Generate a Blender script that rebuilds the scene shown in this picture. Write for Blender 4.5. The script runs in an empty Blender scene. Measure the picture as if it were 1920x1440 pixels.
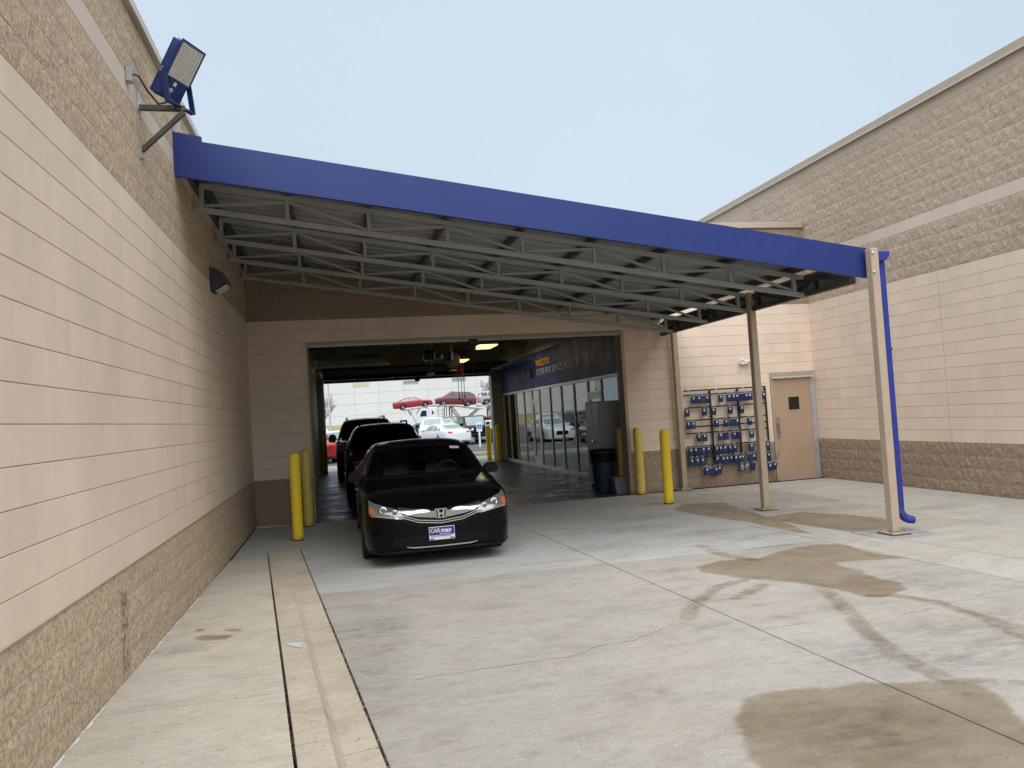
import bpy, bmesh, math, random
import numpy as np
from mathutils import Vector, Matrix
from mathutils.bvhtree import BVHTree

random.seed(7); rng = np.random.default_rng(7)
SC = bpy.context.scene; COL = SC.collection
PI = math.pi; R = math.radians

# ------------------------------------------------------------------ camera
F_PX, YAW, PITCH, ROLL, EYE = 1448.7, 0.22198, 0.03805, -0.06201, 1.72
fw = Vector((math.sin(YAW)*math.cos(PITCH), math.cos(YAW)*math.cos(PITCH), math.sin(PITCH)))
r0 = Vector((math.cos(YAW), -math.sin(YAW), 0)); u0 = r0.cross(fw)
rt = math.cos(ROLL)*r0 + math.sin(ROLL)*u0; up = -math.sin(ROLL)*r0 + math.cos(ROLL)*u0
cam = bpy.data.cameras.new('camera'); cam.sensor_width = 36; cam.lens = F_PX*36/1920
cam.clip_start = 0.05; cam.clip_end = 5000
camo = bpy.data.objects.new('camera', cam); COL.objects.link(camo)
camo.matrix_world = Matrix(((rt.x, up.x, -fw.x, 0), (rt.y, up.y, -fw.y, 0), (rt.z, up.z, -fw.z, EYE), (0, 0, 0, 1)))
SC.camera = camo

# ------------------------------------------------------------------ sky, sun, exposure
SUN_EL, SUN_AZ = R(60), R(186)          # azimuth clockwise from +Y: behind the camera
W = bpy.data.worlds.new('World'); SC.world = W; W.use_nodes = True
nt = W.node_tree; nt.nodes.clear()
o = nt.nodes.new('ShaderNodeOutputWorld'); bg = nt.nodes.new('ShaderNodeBackground')
sk = nt.nodes.new('ShaderNodeTexSky'); sk.sky_type = 'NISHITA'; sk.sun_disc = False
sk.sun_elevation = SUN_EL; sk.sun_rotation = SUN_AZ; sk.dust_density = 4; sk.air_density = 1
tc = nt.nodes.new('ShaderNodeTexCoord')
nz = nt.nodes.new('ShaderNodeTexNoise'); nz.inputs['Scale'].default_value = 1.1; nz.inputs['Detail'].default_value = 5; nz.inputs['Roughness'].default_value = .45
cl = nt.nodes.new('ShaderNodeMixRGB'); cl.inputs[1].default_value = (1.93, 2.37, 2.87, 1); cl.inputs[2].default_value = (2.70, 3.10, 3.48, 1)
mx = nt.nodes.new('ShaderNodeMixRGB'); mx.inputs[0].default_value = 0.96
nt.links.new(tc.outputs['Generated'], nz.inputs['Vector']); nt.links.new(nz.outputs['Fac'], cl.inputs[0])
nt.links.new(sk.outputs[0], mx.inputs[1]); nt.links.new(cl.outputs[0], mx.inputs[2])
nt.links.new(mx.outputs[0], bg.inputs[0]); bg.inputs[1].default_value = 0.1; nt.links.new(bg.outputs[0], o.inputs[0])
sl = bpy.data.lights.new('sun', 'SUN'); sl.energy = 1.5; sl.angle = R(84); sl.color = (1, .98, .955)
so = bpy.data.objects.new('sun', sl); COL.objects.link(so)
sd = Vector((math.sin(SUN_AZ)*math.cos(SUN_EL), math.cos(SUN_AZ)*math.cos(SUN_EL), math.sin(SUN_EL)))
so.rotation_euler = sd.to_track_quat('Z', 'Y').to_euler(); so.location = (0, -5, 30)
SC.view_settings.view_transform = 'Standard'; SC.view_settings.look = 'None'
SC.view_settings.exposure = 1.42; SC.view_settings.gamma = 1.0; SC.view_settings.use_curve_mapping = False
SC.cycles.use_denoising = True; SC.cycles.max_bounces = 6; SC.cycles.diffuse_bounces = 3
SC.cycles.glossy_bounces = 4; SC.cycles.transparent_max_bounces = 8; SC.cycles.caustics_reflective = False

# ------------------------------------------------------------------ material helpers
MATS = {}
class Mt:
    def __init__(s, name):
        s.m = bpy.data.materials.new(name); s.m.use_nodes = True; s.t = s.m.node_tree
        s.b = s.t.nodes['Principled BSDF']; MATS[name] = s.m
    def n(s, ty, **k):
        x = s.t.nodes.new('ShaderNode'+ty)
        for a, v in k.items(): setattr(x, a, v)
        return x
    def put(s, sock, v):
        if v is None: return
        if hasattr(v, 'is_linked') or isinstance(v, bpy.types.NodeSocket): s.t.links.new(v, sock)
        else:
            if isinstance(v, tuple) and len(v) == 3 and sock.type == 'RGBA': v = v+(1,)
            sock.default_value = v
    def pos(s): return s.n('NewGeometry').outputs['Position']
    def obj(s): return s.n('TexCoord').outputs['Object']
    def scale(s, v, sc):
        x = s.n('Mapping'); s.put(x.inputs['Vector'], v); x.inputs['Scale'].default_value = sc; return x.outputs[0]
    def noise(s, v, sc, det=4, rough=.55, dist=0):
        x = s.n('TexNoise'); s.put(x.inputs['Vector'], v); x.inputs['Scale'].default_value = sc
        x.inputs['Detail'].default_value = det; x.inputs['Roughness'].default_value = rough; x.inputs['Distortion'].default_value = dist
        return x.outputs['Fac']
    def vor(s, v, sc):
        x = s.n('TexVoronoi'); s.put(x.inputs['Vector'], v); x.inputs['Scale'].default_value = sc; return x.outputs['Distance']
    def rng(s, v, a, b, c=0., d=1.):
        x = s.n('MapRange'); x.clamp = True; s.put(x.inputs[0], v)
        for i, q in enumerate((a, b, c, d)): x.inputs[i+1].default_value = q
        return x.outputs[0]
    def math(s, op, a, b=None):
        x = s.n('Math', operation=op); s.put(x.inputs[0], a)
        if b is not None: s.put(x.inputs[1], b)
        return x.outputs[0]
    def mix(s, f, a, b, mode='MIX'):
        x = s.n('MixRGB', blend_type=mode); s.put(x.inputs[0], f); s.put(x.inputs[1], a); s.put(x.inputs[2], b); return x.outputs[0]
    def attr(s, n): return s.n('Attribute', attribute_name=n).outputs['Fac']
    def rand(s):
        x = s.math('ADD', s.n('ObjectInfo').outputs['Random'], s.attr('rnd')); return s.math('FRACT', x)
    def bump(s, h, st, d=.01):
        x = s.n('Bump'); x.inputs['Strength'].default_value = st; x.inputs['Distance'].default_value = d
        s.put(x.inputs['Height'], h); s.t.links.new(x.outputs[0], s.b.inputs['Normal'])
    def set(s, col=None, rough=None, metal=None, spec=None, coat=None, emit=None, estr=None):
        I = s.b.inputs
        s.put(I['Base Color'], col); s.put(I['Roughness'], rough); s.put(I['Metallic'], metal); s.put(I['Specular IOR Level'], spec)
        if coat is not None: s.put(I['Coat Weight'], coat); I['Coat Roughness'].default_value = .03
        if emit is not None: s.put(I['Emission Color'], emit); I['Emission Strength'].default_value = estr
        return s

def simple(name, col, rough=.5, metal=0., var=.12, sc=3., bump=0., bsc=60., spec=.5, coat=None, space='obj'):
    """plain coloured surface with mottled tone, faint dirt and fine relief"""
    s = Mt(name); v = s.obj() if space == 'obj' else s.pos()
    f = s.rng(s.noise(v, sc, 5), .3, .7, 1-var, 1+var); g = s.noise(v, sc*6, 3)
    c = s.mix(1, col, s.n('CombineColor').outputs[0], 'MIX') if False else None
    h = s.n('HueSaturation'); s.put(h.inputs['Color'], col); s.put(h.inputs['Value'], f)
    s.set(h.outputs[0], s.rng(g, .3, .7, max(rough-.06, .02), min(rough+.1, 1)), metal, spec, coat)
    if bump: s.bump(s.noise(v, bsc, 4), bump, .01)
    return s.m

def cmu(name, col, split=0., dark=None):
    """painted or split concrete block, each block a little different; runs and stains"""
    s = Mt(name); p = s.pos()
    r = s.rng(s.rand(), 0, 1, .96, 1.03)
    big = s.rng(s.noise(p, .55, 4), .3, .7, .93, 1.06)
    st = s.scale(p, (5., 5., .22)); runs = s.rng(s.noise(st, 1., 4, .6), .35, .75, 1.015, .955)
    val = s.math('MULTIPLY', s.math('MULTIPLY', r, big), runs if not split else 1.0)
    h = s.n('HueSaturation'); s.put(h.inputs['Value'], val)
    if split:
        a = s.noise(p, 34, 6, .72); b = s.noise(p, 80, 3, .6); c2 = s.noise(p, 7, 4)
        c = s.mix(s.rng(a, .38, .56), dark, col); c = s.mix(s.rng(b, .57, .66, 0, .7), c, tuple(x*.42 for x in dark))
        if name == 'split_left':
            sx = s.n('SeparateXYZ'); s.put(sx.inputs[0], p); my = s.math('SUBTRACT', 1., s.math('MULTIPLY', s.math('ABSOLUTE', s.math('SUBTRACT', sx.outputs[1], 5.88)), 9.)); mz = s.math('SUBTRACT', 1., s.math('MULTIPLY', s.math('ABSOLUTE', s.math('SUBTRACT', sx.outputs[2], .36)), 3.2))
            k = s.math('MULTIPLY', s.rng(my, 0, .5), s.rng(mz, 0, .3)); c = s.mix(s.math('MULTIPLY', k, s.rng(s.noise(p, 18, 5, .7), .42, .6, 0, .75)), c, (.05, .045, .04))
        c = s.mix(s.rng(a, .60, .72, 0, .35), c, tuple(min(1, x*1.35) for x in col)); c = s.mix(s.rng(c2, .3, .75, 0, .3), c, dark)
        s.put(h.inputs['Color'], c); s.set(h.outputs[0], .93, 0., .2)
        hh = s.math('ADD', s.math('MULTIPLY', a, 1.0), s.math('MULTIPLY', s.noise(p, 16, 4), 1.6)); s.bump(s.math('ADD', hh, s.math('MULTIPLY', b, .6)), min(1, split), .0065 if name == 'split_left' else .009)
    else:
        a = s.noise(p, 120, 3, .6); pit = s.rng(s.noise(p, 30, 2), .70, .78, 0, .35)
        c = s.mix(pit, col, tuple(x*.6 for x in col)); s.put(h.inputs['Color'], c); s.set(h.outputs[0], .72, 0., .3)
        s.bump(s.math('ADD', a, s.math('MULTIPLY', s.noise(p, 14, 3), .8)), .28, .006)
    return s.m

def concrete(name, col, wetc, fine=1.0):
    """broom-finished slab; wet patches, tracks and grime come from the slab's own attributes"""
    s = Mt(name); p = s.pos()
    n1 = s.noise(p, .45, 5, .6); n2 = s.noise(p, 2.3, 6, .65); n3 = s.noise(p, 70, 3, .6)
    sm = s.noise(s.scale(p, (1.2, 4.5, 1)), 1.3, 5, .65, .6)
    broom = s.noise(s.scale(p, (3., 130., 1)), 1., 3, .5)
    v = s.math('MULTIPLY', s.rng(n1, .3, .7, .93, 1.06), s.rng(n2, .3, .72, 1.05, .9))
    v = s.math('MULTIPLY', v, s.rng(sm, .55, .78, 1., .86)); v = s.math('MULTIPLY', v, s.rng(n3, .3, .7, .95, 1.05))
    h = s.n('HueSaturation'); s.put(h.inputs['Value'], v)
    base = s.mix(s.rng(s.noise(p, .8, 3), .42, .68, 0, .5), col, (col[0]*1.0, col[1]*.93, col[2]*.83))
    base = s.mix(s.rng(s.noise(s.scale(p, (1., 2.2, 1)), 1.5, 6, .72, .4), .50, .72, 0, .62), base, (col[0]*.66, col[1]*.62, col[2]*.60))
    base = s.mix(s.rng(s.noise(s.scale(p, (1., 1.8, 1)), 9, 5, .75), .48, .68, 0, .42), base, (col[0]*.66, col[1]*.63, col[2]*.60))
    base = s.mix(s.rng(s.noise(s.scale(p, (1., 2., 1)), 17, 4, .7), .56, .72, 0, .42), base, tuple(min(.85, x*1.3) for x in col))
    base = s.mix(s.rng(s.noise(s.scale(p, (1., 3., 1)), 3.1, 5, .7, .8), .63, .72, 0, .42), base, (col[0]*.50, col[1]*.46, col[2]*.50))
    spk = s.rng(s.noise(p, 62, 2), .64, .70, 0, .55); base = s.mix(spk, base, (.75, .74, .72))
    spd = s.rng(s.noise(p, 40, 2, .4), .69, .73, 0, .6); base = s.mix(spd, base, (.16, .14, .12))
    gr = s.math('MULTIPLY', s.math('MULTIPLY', s.attr('grime'), .75), s.rng(s.noise(s.scale(p, (.9, 1.9, 1)), 5, 8, .78, .3), .40, .66))
    base = s.mix(gr, base, (col[0]*.42, col[1]*.41, col[2]*.44))
    sdw = s.math('ADD', s.attr('sd'), s.math('MULTIPLY', s.math('SUBTRACT', s.noise(p, 5, 5, .6), .5), .13))
    wet = s.rng(sdw, -.016, .016); edge = s.math('MULTIPLY', wet, s.rng(sdw, .0, .22, 1, 0))
    core = s.rng(s.noise(p, 1.6, 5, .65), .42, .62); wcol = s.mix(core, wetc, (wetc[0]*.86, wetc[1]*.84, wetc[2]*.74))
    tide = s.math('MULTIPLY', edge, s.rng(s.noise(p, 3.3, 4), .42, .6)); wcol = s.mix(s.math('MULTIPLY', tide, .5), wcol, (.62, .53, .42))
    soft = s.rng(sdw, -.03, .05, 0, 1); wf = s.math('ADD', s.math('MULTIPLY', wet, .72), s.math('MULTIPLY', soft, .28))
    base = s.mix(s.math('MULTIPLY', wf, s.rng(s.noise(p, 2.6, 6, .7), .28, .6, .7, 1.)), base, s.mix(1., base, wcol, 'MULTIPLY'))
    tr = s.math('ADD', s.attr('tr'), s.math('MULTIPLY', s.math('SUBTRACT', s.noise(p, 13, 5, .7), .5), .12))
    trf = s.math('MULTIPLY', s.rng(tr, -.02, .03), s.rng(s.noise(p, 4, 5, .7), .36, .6, .12, .9)); base = s.mix(trf, base, s.mix(1., base, tuple(x*.84 for x in wetc), 'MULTIPLY'))
    base = s.mix(s.math('MULTIPLY', s.rng(broom, .5, .75), .16), base, (.12, .11, .10))
    s.put(h.inputs['Color'], base)
    ro = s.rng(s.math('MAXIMUM', wet, trf), 0, 1, .86, .62)
    s.set(h.outputs[0], ro, 0., .35)
    s.bump(s.math('ADD', s.math('MULTIPLY', broom, .6), s.math('MULTIPLY', n3, fine)), .22, .004)
    return s.m

def worn(name, col):
    s = Mt(name); v = s.obj(); sx = s.n('SeparateXYZ'); s.put(sx.inputs[0], v)
    scr = s.noise(s.scale(v, (6, 6, 30)), 3., 5, .75); low = s.rng(sx.outputs[2], .15, 1.0, 1., .35)
    c = s.mix(s.rng(s.noise(v, 4, 5, .7), .45, .72, 0, .35), col, tuple(x*.72 for x in col))
    c = s.mix(s.math('MULTIPLY', s.rng(scr, .60, .68, 0, .7), low), c, (.10, .085, .06)); c = s.mix(s.math('MULTIPLY', s.rng(s.noise(v, 26, 4, .7), .66, .72, 0, .8), low), c, (.13, .07, .035))
    c = s.mix(s.math('MULTIPLY', s.rng(sx.outputs[2], .0, .10, .7, 0.), s.rng(s.noise(v, 12, 4), .35, .6)), c, (.14, .10, .06))
    s.set(c, s.rng(scr, .3, .7, .35, .6), 0., .4); s.bump(s.noise(v, 30, 4), .15, .004); return s.m
def flat_metal(name, col, rough=.35, metal=1.): return simple(name, col, rough, metal, .08, 2.)

def build_mats():
    cmu('paint_smooth', (.80, .655, .525)); cmu('split_left', (.68, .54, .39), .7, (.40, .305, .205)); cmu('split_right', (.60, .48, .375), .6, (.43, .335, .255))
    cmu('split_base_and_shade', (.41, .315, .235), .7, (.29, .215, .155)); cmu('plain_tan', (.52, .415, .315)); cmu('band_paint', (.67, .56, .465))
    cmu('mortar', (.46, .365, .285))
    concrete('slab', (.385, .36, .325), (.64, .555, .44)); concrete('slab_clean', (.44, .44, .43), (.68, .61, .52)); concrete('walk', (.54, .49, .415), (.52, .42, .31))
    concrete('walk_right', (.43, .41, .365), (.66, .57, .46)); concrete('kerb_mat', (.50, .44, .355), (.62, .53, .42)); concrete('slab_side', (.41, .375, .325), (.62, .54, .44))
    simple('patch_grey', (.29, .285, .275), .85, 0, .2, 5, .3, 60, space='pos'); simple('smear_pale', (.50, .515, .525), .8, 0, .1, 20, space='pos')
    simple('grit', (.20, .165, .125), .9, 0, .6, 60, space='pos')
    simple('joint_fill', (.035, .03, .025), .95, 0, .4, 30, .6, 200, space='pos')
    simple('canopy_blue', (.016, .034, .17), .38, 0, .05, 1.2, spec=.35); simple('gutter_blue', (.022, .036, .27), .4, 0, .06, 2)
    simple('steel_grey', (.36, .375, .37), .55, 0, .1, 4); simple('deck_grey', (.27, .28, .275), .6, 0, .08, 2.5); simple('steel_dark', (.06, .062, .062), .5, 0, .1, 4)
    worn('post_tan', (.46, .37, .275)); simple('trim_tan', (.47, .385, .30), .5, 0, .06, 2); simple('coping_light', (.60, .53, .46), .45, 0, .05, 2)
    simple('galv', (.48, .49, .49), .4, .7, .15, 12); simple('black_steel', (.012, .012, .012), .45, 0, .2, 8)
    simple('door_tan', (.46, .325, .225), .5, 0, .05, 2.5); simple('alu', (.62, .63, .64), .38, .6, .1, 8); simple('door_pull', (.36, .31, .26), .4, .5, .1, 9)
    worn('yellow', (.86, .61, .03)); worn('yellow_faded', (.74, .56, .12))
    simple('tag_blue', (.006, .020, .095), .42, 0, .35, 12); simple('tag_teal', (.010, .045, .12), .42, 0, .3, 12); simple('white_plastic', (.72, .72, .70), .4, 0, .06, 6)
    simple('flood_blue', (.012, .035, .14), .4, 0, .12, 6); simple('led_glass', (.42, .42, .39), .25, 0, .1, 30); simple('led_dot', (.78, .77, .70), .3, 0, .05, 20)
    simple('bracket_brown', (.075, .066, .055), .55, 0, .25, 8); simple('pack_bronze', (.035, .04, .045), .4, 0, .15, 6); simple('pack_lens', (.55, .55, .52), .2, 0, .05, 6)
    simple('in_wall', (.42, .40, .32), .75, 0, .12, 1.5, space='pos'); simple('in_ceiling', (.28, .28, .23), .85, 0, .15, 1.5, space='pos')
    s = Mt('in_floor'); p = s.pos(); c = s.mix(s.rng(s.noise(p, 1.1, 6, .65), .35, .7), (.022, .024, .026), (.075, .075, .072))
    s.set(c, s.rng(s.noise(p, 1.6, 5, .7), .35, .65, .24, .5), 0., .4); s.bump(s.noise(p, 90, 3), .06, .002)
    simple('sign_navy', (.026, .045, .19), .5, 0, .10, .4, spec=.12); simple('text_orange', (.95, .50, .04), .5); simple('text_grey', (.62, .65, .72), .5); simple('text_white', (.8, .8, .8), .5)
    simple('text_yellow', (.8, .68, .06), .5); simple('plate_blue', (.02, .025, .33), .35); simple('plate_white', (.75, .75, .77), .35)
    simple('mullion', (.58, .57, .53), .4, .4, .1, 6)
    s = Mt('glass_store'); s.t.nodes.remove(s.b); g = s.n('BsdfGlossy'); g.inputs['Roughness'].default_value = .015; g.inputs['Color'].default_value = (.86, .9, .88, 1)
    t = s.n('BsdfTransparent'); t.inputs['Color'].default_value = (.45, .5, .49, 1); fr = s.n('Fresnel'); fr.inputs[0].default_value = 2.3; m = s.n('MixShader')
    bp = s.n('Bump'); bp.inputs['Strength'].default_value = .03; bp.inputs['Distance'].default_value = .02; s.put(bp.inputs['Height'], s.noise(s.pos(), .9, 2)); s.t.links.new(bp.outputs[0], g.inputs['Normal'])
    s.t.links.new(fr.outputs[0], m.inputs[0]); s.t.links.new(t.outputs[0], m.inputs[1]); s.t.links.new(g.outputs[0], m.inputs[2]); s.t.links.new(m.outputs[0], s.t.nodes['Material Output'].inputs[0])
    s = Mt('glass_screen'); s.t.nodes.remove(s.b); g = s.n('BsdfGlossy'); g.inputs['Roughness'].default_value = .02
    t = s.n('BsdfTransparent'); t.inputs['Color'].default_value = (.62, .74, .68, 1); fr = s.n('Fresnel'); fr.inputs[0].default_value = 1.4; m = s.n('MixShader')
    s.t.links.new(fr.outputs[0], m.inputs[0]); s.t.links.new(t.outputs[0], m.inputs[1]); s.t.links.new(g.outputs[0], m.inputs[2]); s.t.links.new(m.outputs[0], s.t.nodes['Material Output'].inputs[0])
    Mt('lamp_glow').set((.9, .8, .5), .5, emit=(1, .72, .25), estr=1.0)
    simple('cabinet_grey', (.46, .45, .41), .42, .3, .08, 2); simple('can_navy', (.014, .026, .055), .45, 0, .15, 5); simple('tote_grey', (.16, .16, .17), .4, 0, .1, 5)
    simple('door_dark', (.012, .012, .011), .95, 0, .15, 2, spec=.03); simple('tube_white', (.45, .45, .43), .4, .3, .1, 5); simple('cord_red', (.28, .03, .02), .5); simple('cord_black', (.012, .012, .012), .5)
    simple('motor_black', (.02, .02, .02), .5, 0, .2, 8); simple('heater_white', (.72, .72, .70), .45, .2, .1, 4)
    # far lot
    s = Mt('asphalt'); p = s.pos(); c = s.mix(s.rng(s.noise(p, .25, 6, .65), .3, .7), (.075, .076, .08), (.135, .135, .135)); s.set(c, .85, 0., .3); s.bump(s.noise(p, 60, 3), .3, .01)
    simple('grass_dry', (.30, .235, .10), .95, 0, .3, .6, .6, 6, space='pos'); simple('panel_white', (.62, .645, .67), .6, 0, .04, .2, space='pos'); simple('panel_gap', (.50, .52, .54), .7)
    simple('win_yellow', (.55, .55, .36), .3); simple('win_grey', (.25, .28, .30), .25); simple('line_white', (.65, .65, .63), .8, 0, .15, 3)
    simple('bark', (.10, .085, .07), .9, 0, .2, 8); simple('pole_grey', (.55, .57, .58), .5, .3, .05, 2); simple('sign_blue', (.02, .12, .5), .4); simple('sign_white', (.72, .74, .74), .4)
    # cars
    for n, c in dict(car_black=(.002, .002, .0026), car_red=(.30, .012, .02), car_maroon=(.16, .012, .022), car_white=(.72, .74, .76), car_silver=(.38, .40, .43), car_lime=(.42, .50, .16), car_char=(.025, .027, .03), car_blue=(.035, .07, .12), car_navy=(.015, .02, .04)).items():
        simple(n, c, .22 if n != 'car_black' else .16, 0, .03, 2, coat=.7 if n != 'car_black' else .05, spec=.5 if n != 'car_black' else .16)
    simple('tyre', (.012, .012, .012), .8, 0, .15, 20, .3, 80); simple('rim', (.42, .43, .45), .3, .8, .1, 8); simple('chrome', (.66, .64, .62), .12, 1, .05, 4); simple('smoke_chrome', (.50, .48, .455), .18, 1, .06, 5)
    simple('glass_dark', (.006, .008, .009), .06, 0, .05, 2, spec=.6); simple('glass_light', (.22, .27, .27), .08, 0, .1, 2, spec=.7); simple('trim_black', (.004, .004, .0045), .45, 0, .15, 9, spec=.18)
    simple('lamp_clear', (.24, .24, .25), .12, .6, .2, 14, spec=.8); simple('lamp_ring', (.70, .70, .72), .15, .9, .1, 20); simple('lamp_amber', (.42, .12, .025), .2, 0, .1, 12); simple('lamp_red', (.45, .015, .02), .2, 0, .1, 12); simple('lamp_eye', (.10, .11, .12), .05, .3, .1, 12, spec=.9)
    simple('seat_grey', (.40, .45, .41), .8, 0, .1, 6); simple('dash_dark', (.03, .034, .034), .7)
build_mats()

# ------------------------------------------------------------------ mesh helpers
class MB:
    """collects boxes, tubes, lathes into one mesh"""
    def __init__(s): s.bm = bmesh.new()
    def box(s, a, b, bev=0., mat=None):
        a, b = Vector(a), Vector(b); c = (a+b)/2; d = b-a
        m = Matrix.Translation(c) @ Matrix.Diagonal((abs(d.x), abs(d.y), abs(d.z), 1))
        g = bmesh.ops.create_cube(s.bm, size=1, matrix=(mat @ m) if mat else m)
        if bev > 0:
            es = list({e for v in g['verts'] for e in v.link_edges}); bmesh.ops.bevel(s.bm, geom=es, offset=bev, segments=1, affect='EDGES', clamp_overlap=True)
        return s
    def bar(s, p, q, w, h=None, upv=(0, 0, 1)):
        p, q = Vector(p), Vector(q); d = (q-p); L = d.length; d = d/L; h = h or w; uv = Vector(upv)
        x = d.cross(uv)
        if x.length < 1e-4: x = d.cross(Vector((0, 1, 0)))
        x.normalize(); z = x.cross(d)
        m = Matrix(((x.x, d.x, z.x, 0), (x.y, d.y, z.y, 0), (x.z, d.z, z.z, 0), (0, 0, 0, 1)))
        m = Matrix.Translation((p+q)/2) @ m @ Matrix.Diagonal((w, L, h, 1)); bmesh.ops.create_cube(s.bm, size=1, matrix=m); return s
    def tube(s, pts, r, n=8, cap=True):
        pts = [Vector(p) for p in pts]; rs = r if isinstance(r, (list, tuple)) else [r]*len(pts); rings = []
        x = None
        for i, p in enumerate(pts):
            d = (pts[min(i+1, len(pts)-1)]-pts[max(i-1, 0)]).normalized()
            if x is None: x = d.orthogonal().normalized()
            else: x = (x-d*x.dot(d)).normalized()
            y = d.cross(x); rings.append([s.bm.verts.new(p+(x*math.cos(2*PI*k/n)+y*math.sin(2*PI*k/n))*rs[i]) for k in range(n)])
        for a, b in zip(rings, rings[1:]):
            for k in range(n): s.bm.faces.new((a[k], a[(k+1) % n], b[(k+1) % n], b[k]))
        if cap: s.bm.faces.new(rings[0][::-1]); s.bm.faces.new(rings[-1])
        return s
    def lathe(s, prof, n=24, mat=None):
        """profile (radius, height) about z"""
        rings = []; mat = mat or Matrix.Identity(4)
        for r, z in prof: rings.append([s.bm.verts.new(mat @ Vector((max(r, 1e-4)*math.cos(2*PI*k/n), max(r, 1e-4)*math.sin(2*PI*k/n), z))) for k in range(n)])
        for a, b in zip(rings, rings[1:]):
            for k in range(n): s.bm.faces.new((a[k], a[(k+1) % n], b[(k+1) % n], b[k]))
        s.bm.faces.new(rings[0][::-1]); s.bm.faces.new(rings[-1]); return s
    def prism(s, poly, axis, a, b):
        """poly of 2D points extruded along axis ('x','y','z') from a to b"""
        def P(u, v, w): return {'x': (w, u, v), 'y': (u, w, v), 'z': (u, v, w)}[axis]
        A = [s.bm.verts.new(P(u, v, a)) for u, v in poly]; B = [s.bm.verts.new(P(u, v, b)) for u, v in poly]; n = len(poly)
        for k in range(n): s.bm.faces.new((A[k], A[(k+1) % n], B[(k+1) % n], B[k]))
        s.bm.faces.new(A[::-1]); s.bm.faces.new(B); return s
    def quad(s, *p): s.bm.faces.new([s.bm.verts.new(q) for q in p]); return s
    def mesh(s, name, mat, smooth=None):
        bmesh.ops.recalc_face_normals(s.bm, faces=s.bm.faces); me = bpy.data.meshes.new(name); s.bm.to_mesh(me); s.bm.free()
        me.materials.append(MATS[mat])
        if smooth:
            for p in me.polygons: p.use_smooth = True
            me.set_sharp_from_angle(angle=R(smooth))
        return me
    def build(s, name, mat, parent=None, smooth=None, loc=None):
        o = bpy.data.objects.new(name, s.mesh(name, mat, smooth)); COL.objects.link(o); o.parent = parent
        if loc: o.location = loc
        return o
def tag(o, label, cat, group=None, kind=None):
    if label: o['label'] = label
    if cat: o['category'] = cat
    if group: o['group'] = group
    if kind: o['kind'] = kind
    return o
def thing(name, label, cat, loc=(0, 0, 0), rz=0., group=None):
    o = bpy.data.objects.new(name, None); COL.objects.link(o); o.location = loc; o.rotation_euler = (0, 0, rz); o.empty_display_size = .2
    return tag(o, label, cat, group)
def struct(o): o['kind'] = 'structure'; return o
def inst(name, me, parent=None, loc=(0, 0, 0), rot=(0, 0, 0), sc=(1, 1, 1)):
    o = bpy.data.objects.new(name, me); COL.objects.link(o); o.parent = parent; o.location = loc; o.rotation_euler = rot; o.scale = sc; return o
def copy_tree(o, parent=None):
    c = o.copy(); COL.objects.link(c); c.parent = parent
    for ch in list(o.children): copy_tree(ch, c)
    return c
def np_mesh(name, V, Fq, mat, smooth=None):
    me = bpy.data.meshes.new(name); me.from_pydata([tuple(v) for v in V], [], [tuple(int(i) for i in f) for f in Fq]); me.materials.append(MATS[mat])
    if smooth:
        for p in me.polygons: p.use_smooth = True
        me.set_sharp_from_angle(angle=R(smooth))
    return me
def text_mesh(name, body, size, mat, depth=.002, bold=0.):
    cu = bpy.data.curves.new(name, 'FONT'); cu.body = body; cu.size = size; cu.extrude = depth; cu.resolution_u = 3; cu.offset = bold
    t = bpy.data.objects.new(name, cu); COL.objects.link(t); bpy.context.view_layer.update()
    me = bpy.data.meshes.new_from_object(t.evaluated_get(bpy.context.evaluated_depsgraph_get())); bpy.data.objects.remove(t); bpy.data.curves.remove(cu)
    me.materials.clear(); me.materials.append(MATS[mat]); return me

# ------------------------------------------------------------------ ground: slabs, kerbs, lot
WET = [[(1.83, 3.35), (1.83, 3.44), (1.91, 3.72), (2.0, 3.88), (2.11, 4.05), (2.17, 4.12), (2.31, 4.18), (2.5, 4.17), (2.72, 4.1), (2.95, 4.11), (3.09, 4.03), (3.34, 3.97), (3.42, 3.95), (3.5, 3.79), (3.44, 3.64), (3.41, 3.52), (3.33, 3.41), (3.28, 3.32), (3.24, 3.13), (2.9, 2.87), (2.31, 2.79), (1.91, 3.01)],
 [(3.59, 7.59), (3.91, 7.71), (4.34, 7.63), (4.54, 7.77), (5.0, 7.98), (5.31, 7.98), (5.53, 7.79), (5.47, 7.47), (5.48, 7.2), (5.51, 7.08), (5.58, 6.87), (5.3, 6.96), (4.87, 7.07), (4.8, 6.88), (4.83, 6.65), (4.74, 6.3), (4.8, 6.09), (4.71, 5.87), (4.57, 5.78), (4.4, 5.71), (4.24, 5.78), (4.21, 5.97), (4.16, 6.12), (4.13, 6.27), (4.02, 6.46), (3.88, 6.68), (3.7, 6.83), (3.59, 7.09), (3.48, 7.31)],
 [(5.91, 10.2), (6.58, 10.33), (6.89, 9.82), (7.06, 9.21), (6.98, 8.72), (6.41, 8.23), (6.08, 8.31), (5.97, 8.95), (5.89, 9.75)],
 [(5.2, 11.72), (5.64, 12.37), (6.26, 12.04), (6.05, 11.02), (5.96, 10.17), (5.82, 9.36), (5.63, 8.62), (5.54, 8.83), (5.5, 9.81), (5.3, 10.8)],
 [(-1.25, 6.83), (-1.2, 6.91), (-1.11, 6.85), (-1.0, 6.82), (-0.95, 6.75), (-0.96, 6.68), (-1.08, 6.69), (-1.19, 6.75)], [(-1.33, 7.11), (-1.29, 7.17), (-1.21, 7.12), (-1.21, 7.03), (-1.27, 7.01)], [(-1.05, 6.98), (-0.98, 7.01), (-0.88, 6.97), (-0.9, 6.89), (-0.99, 6.91)]]
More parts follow.
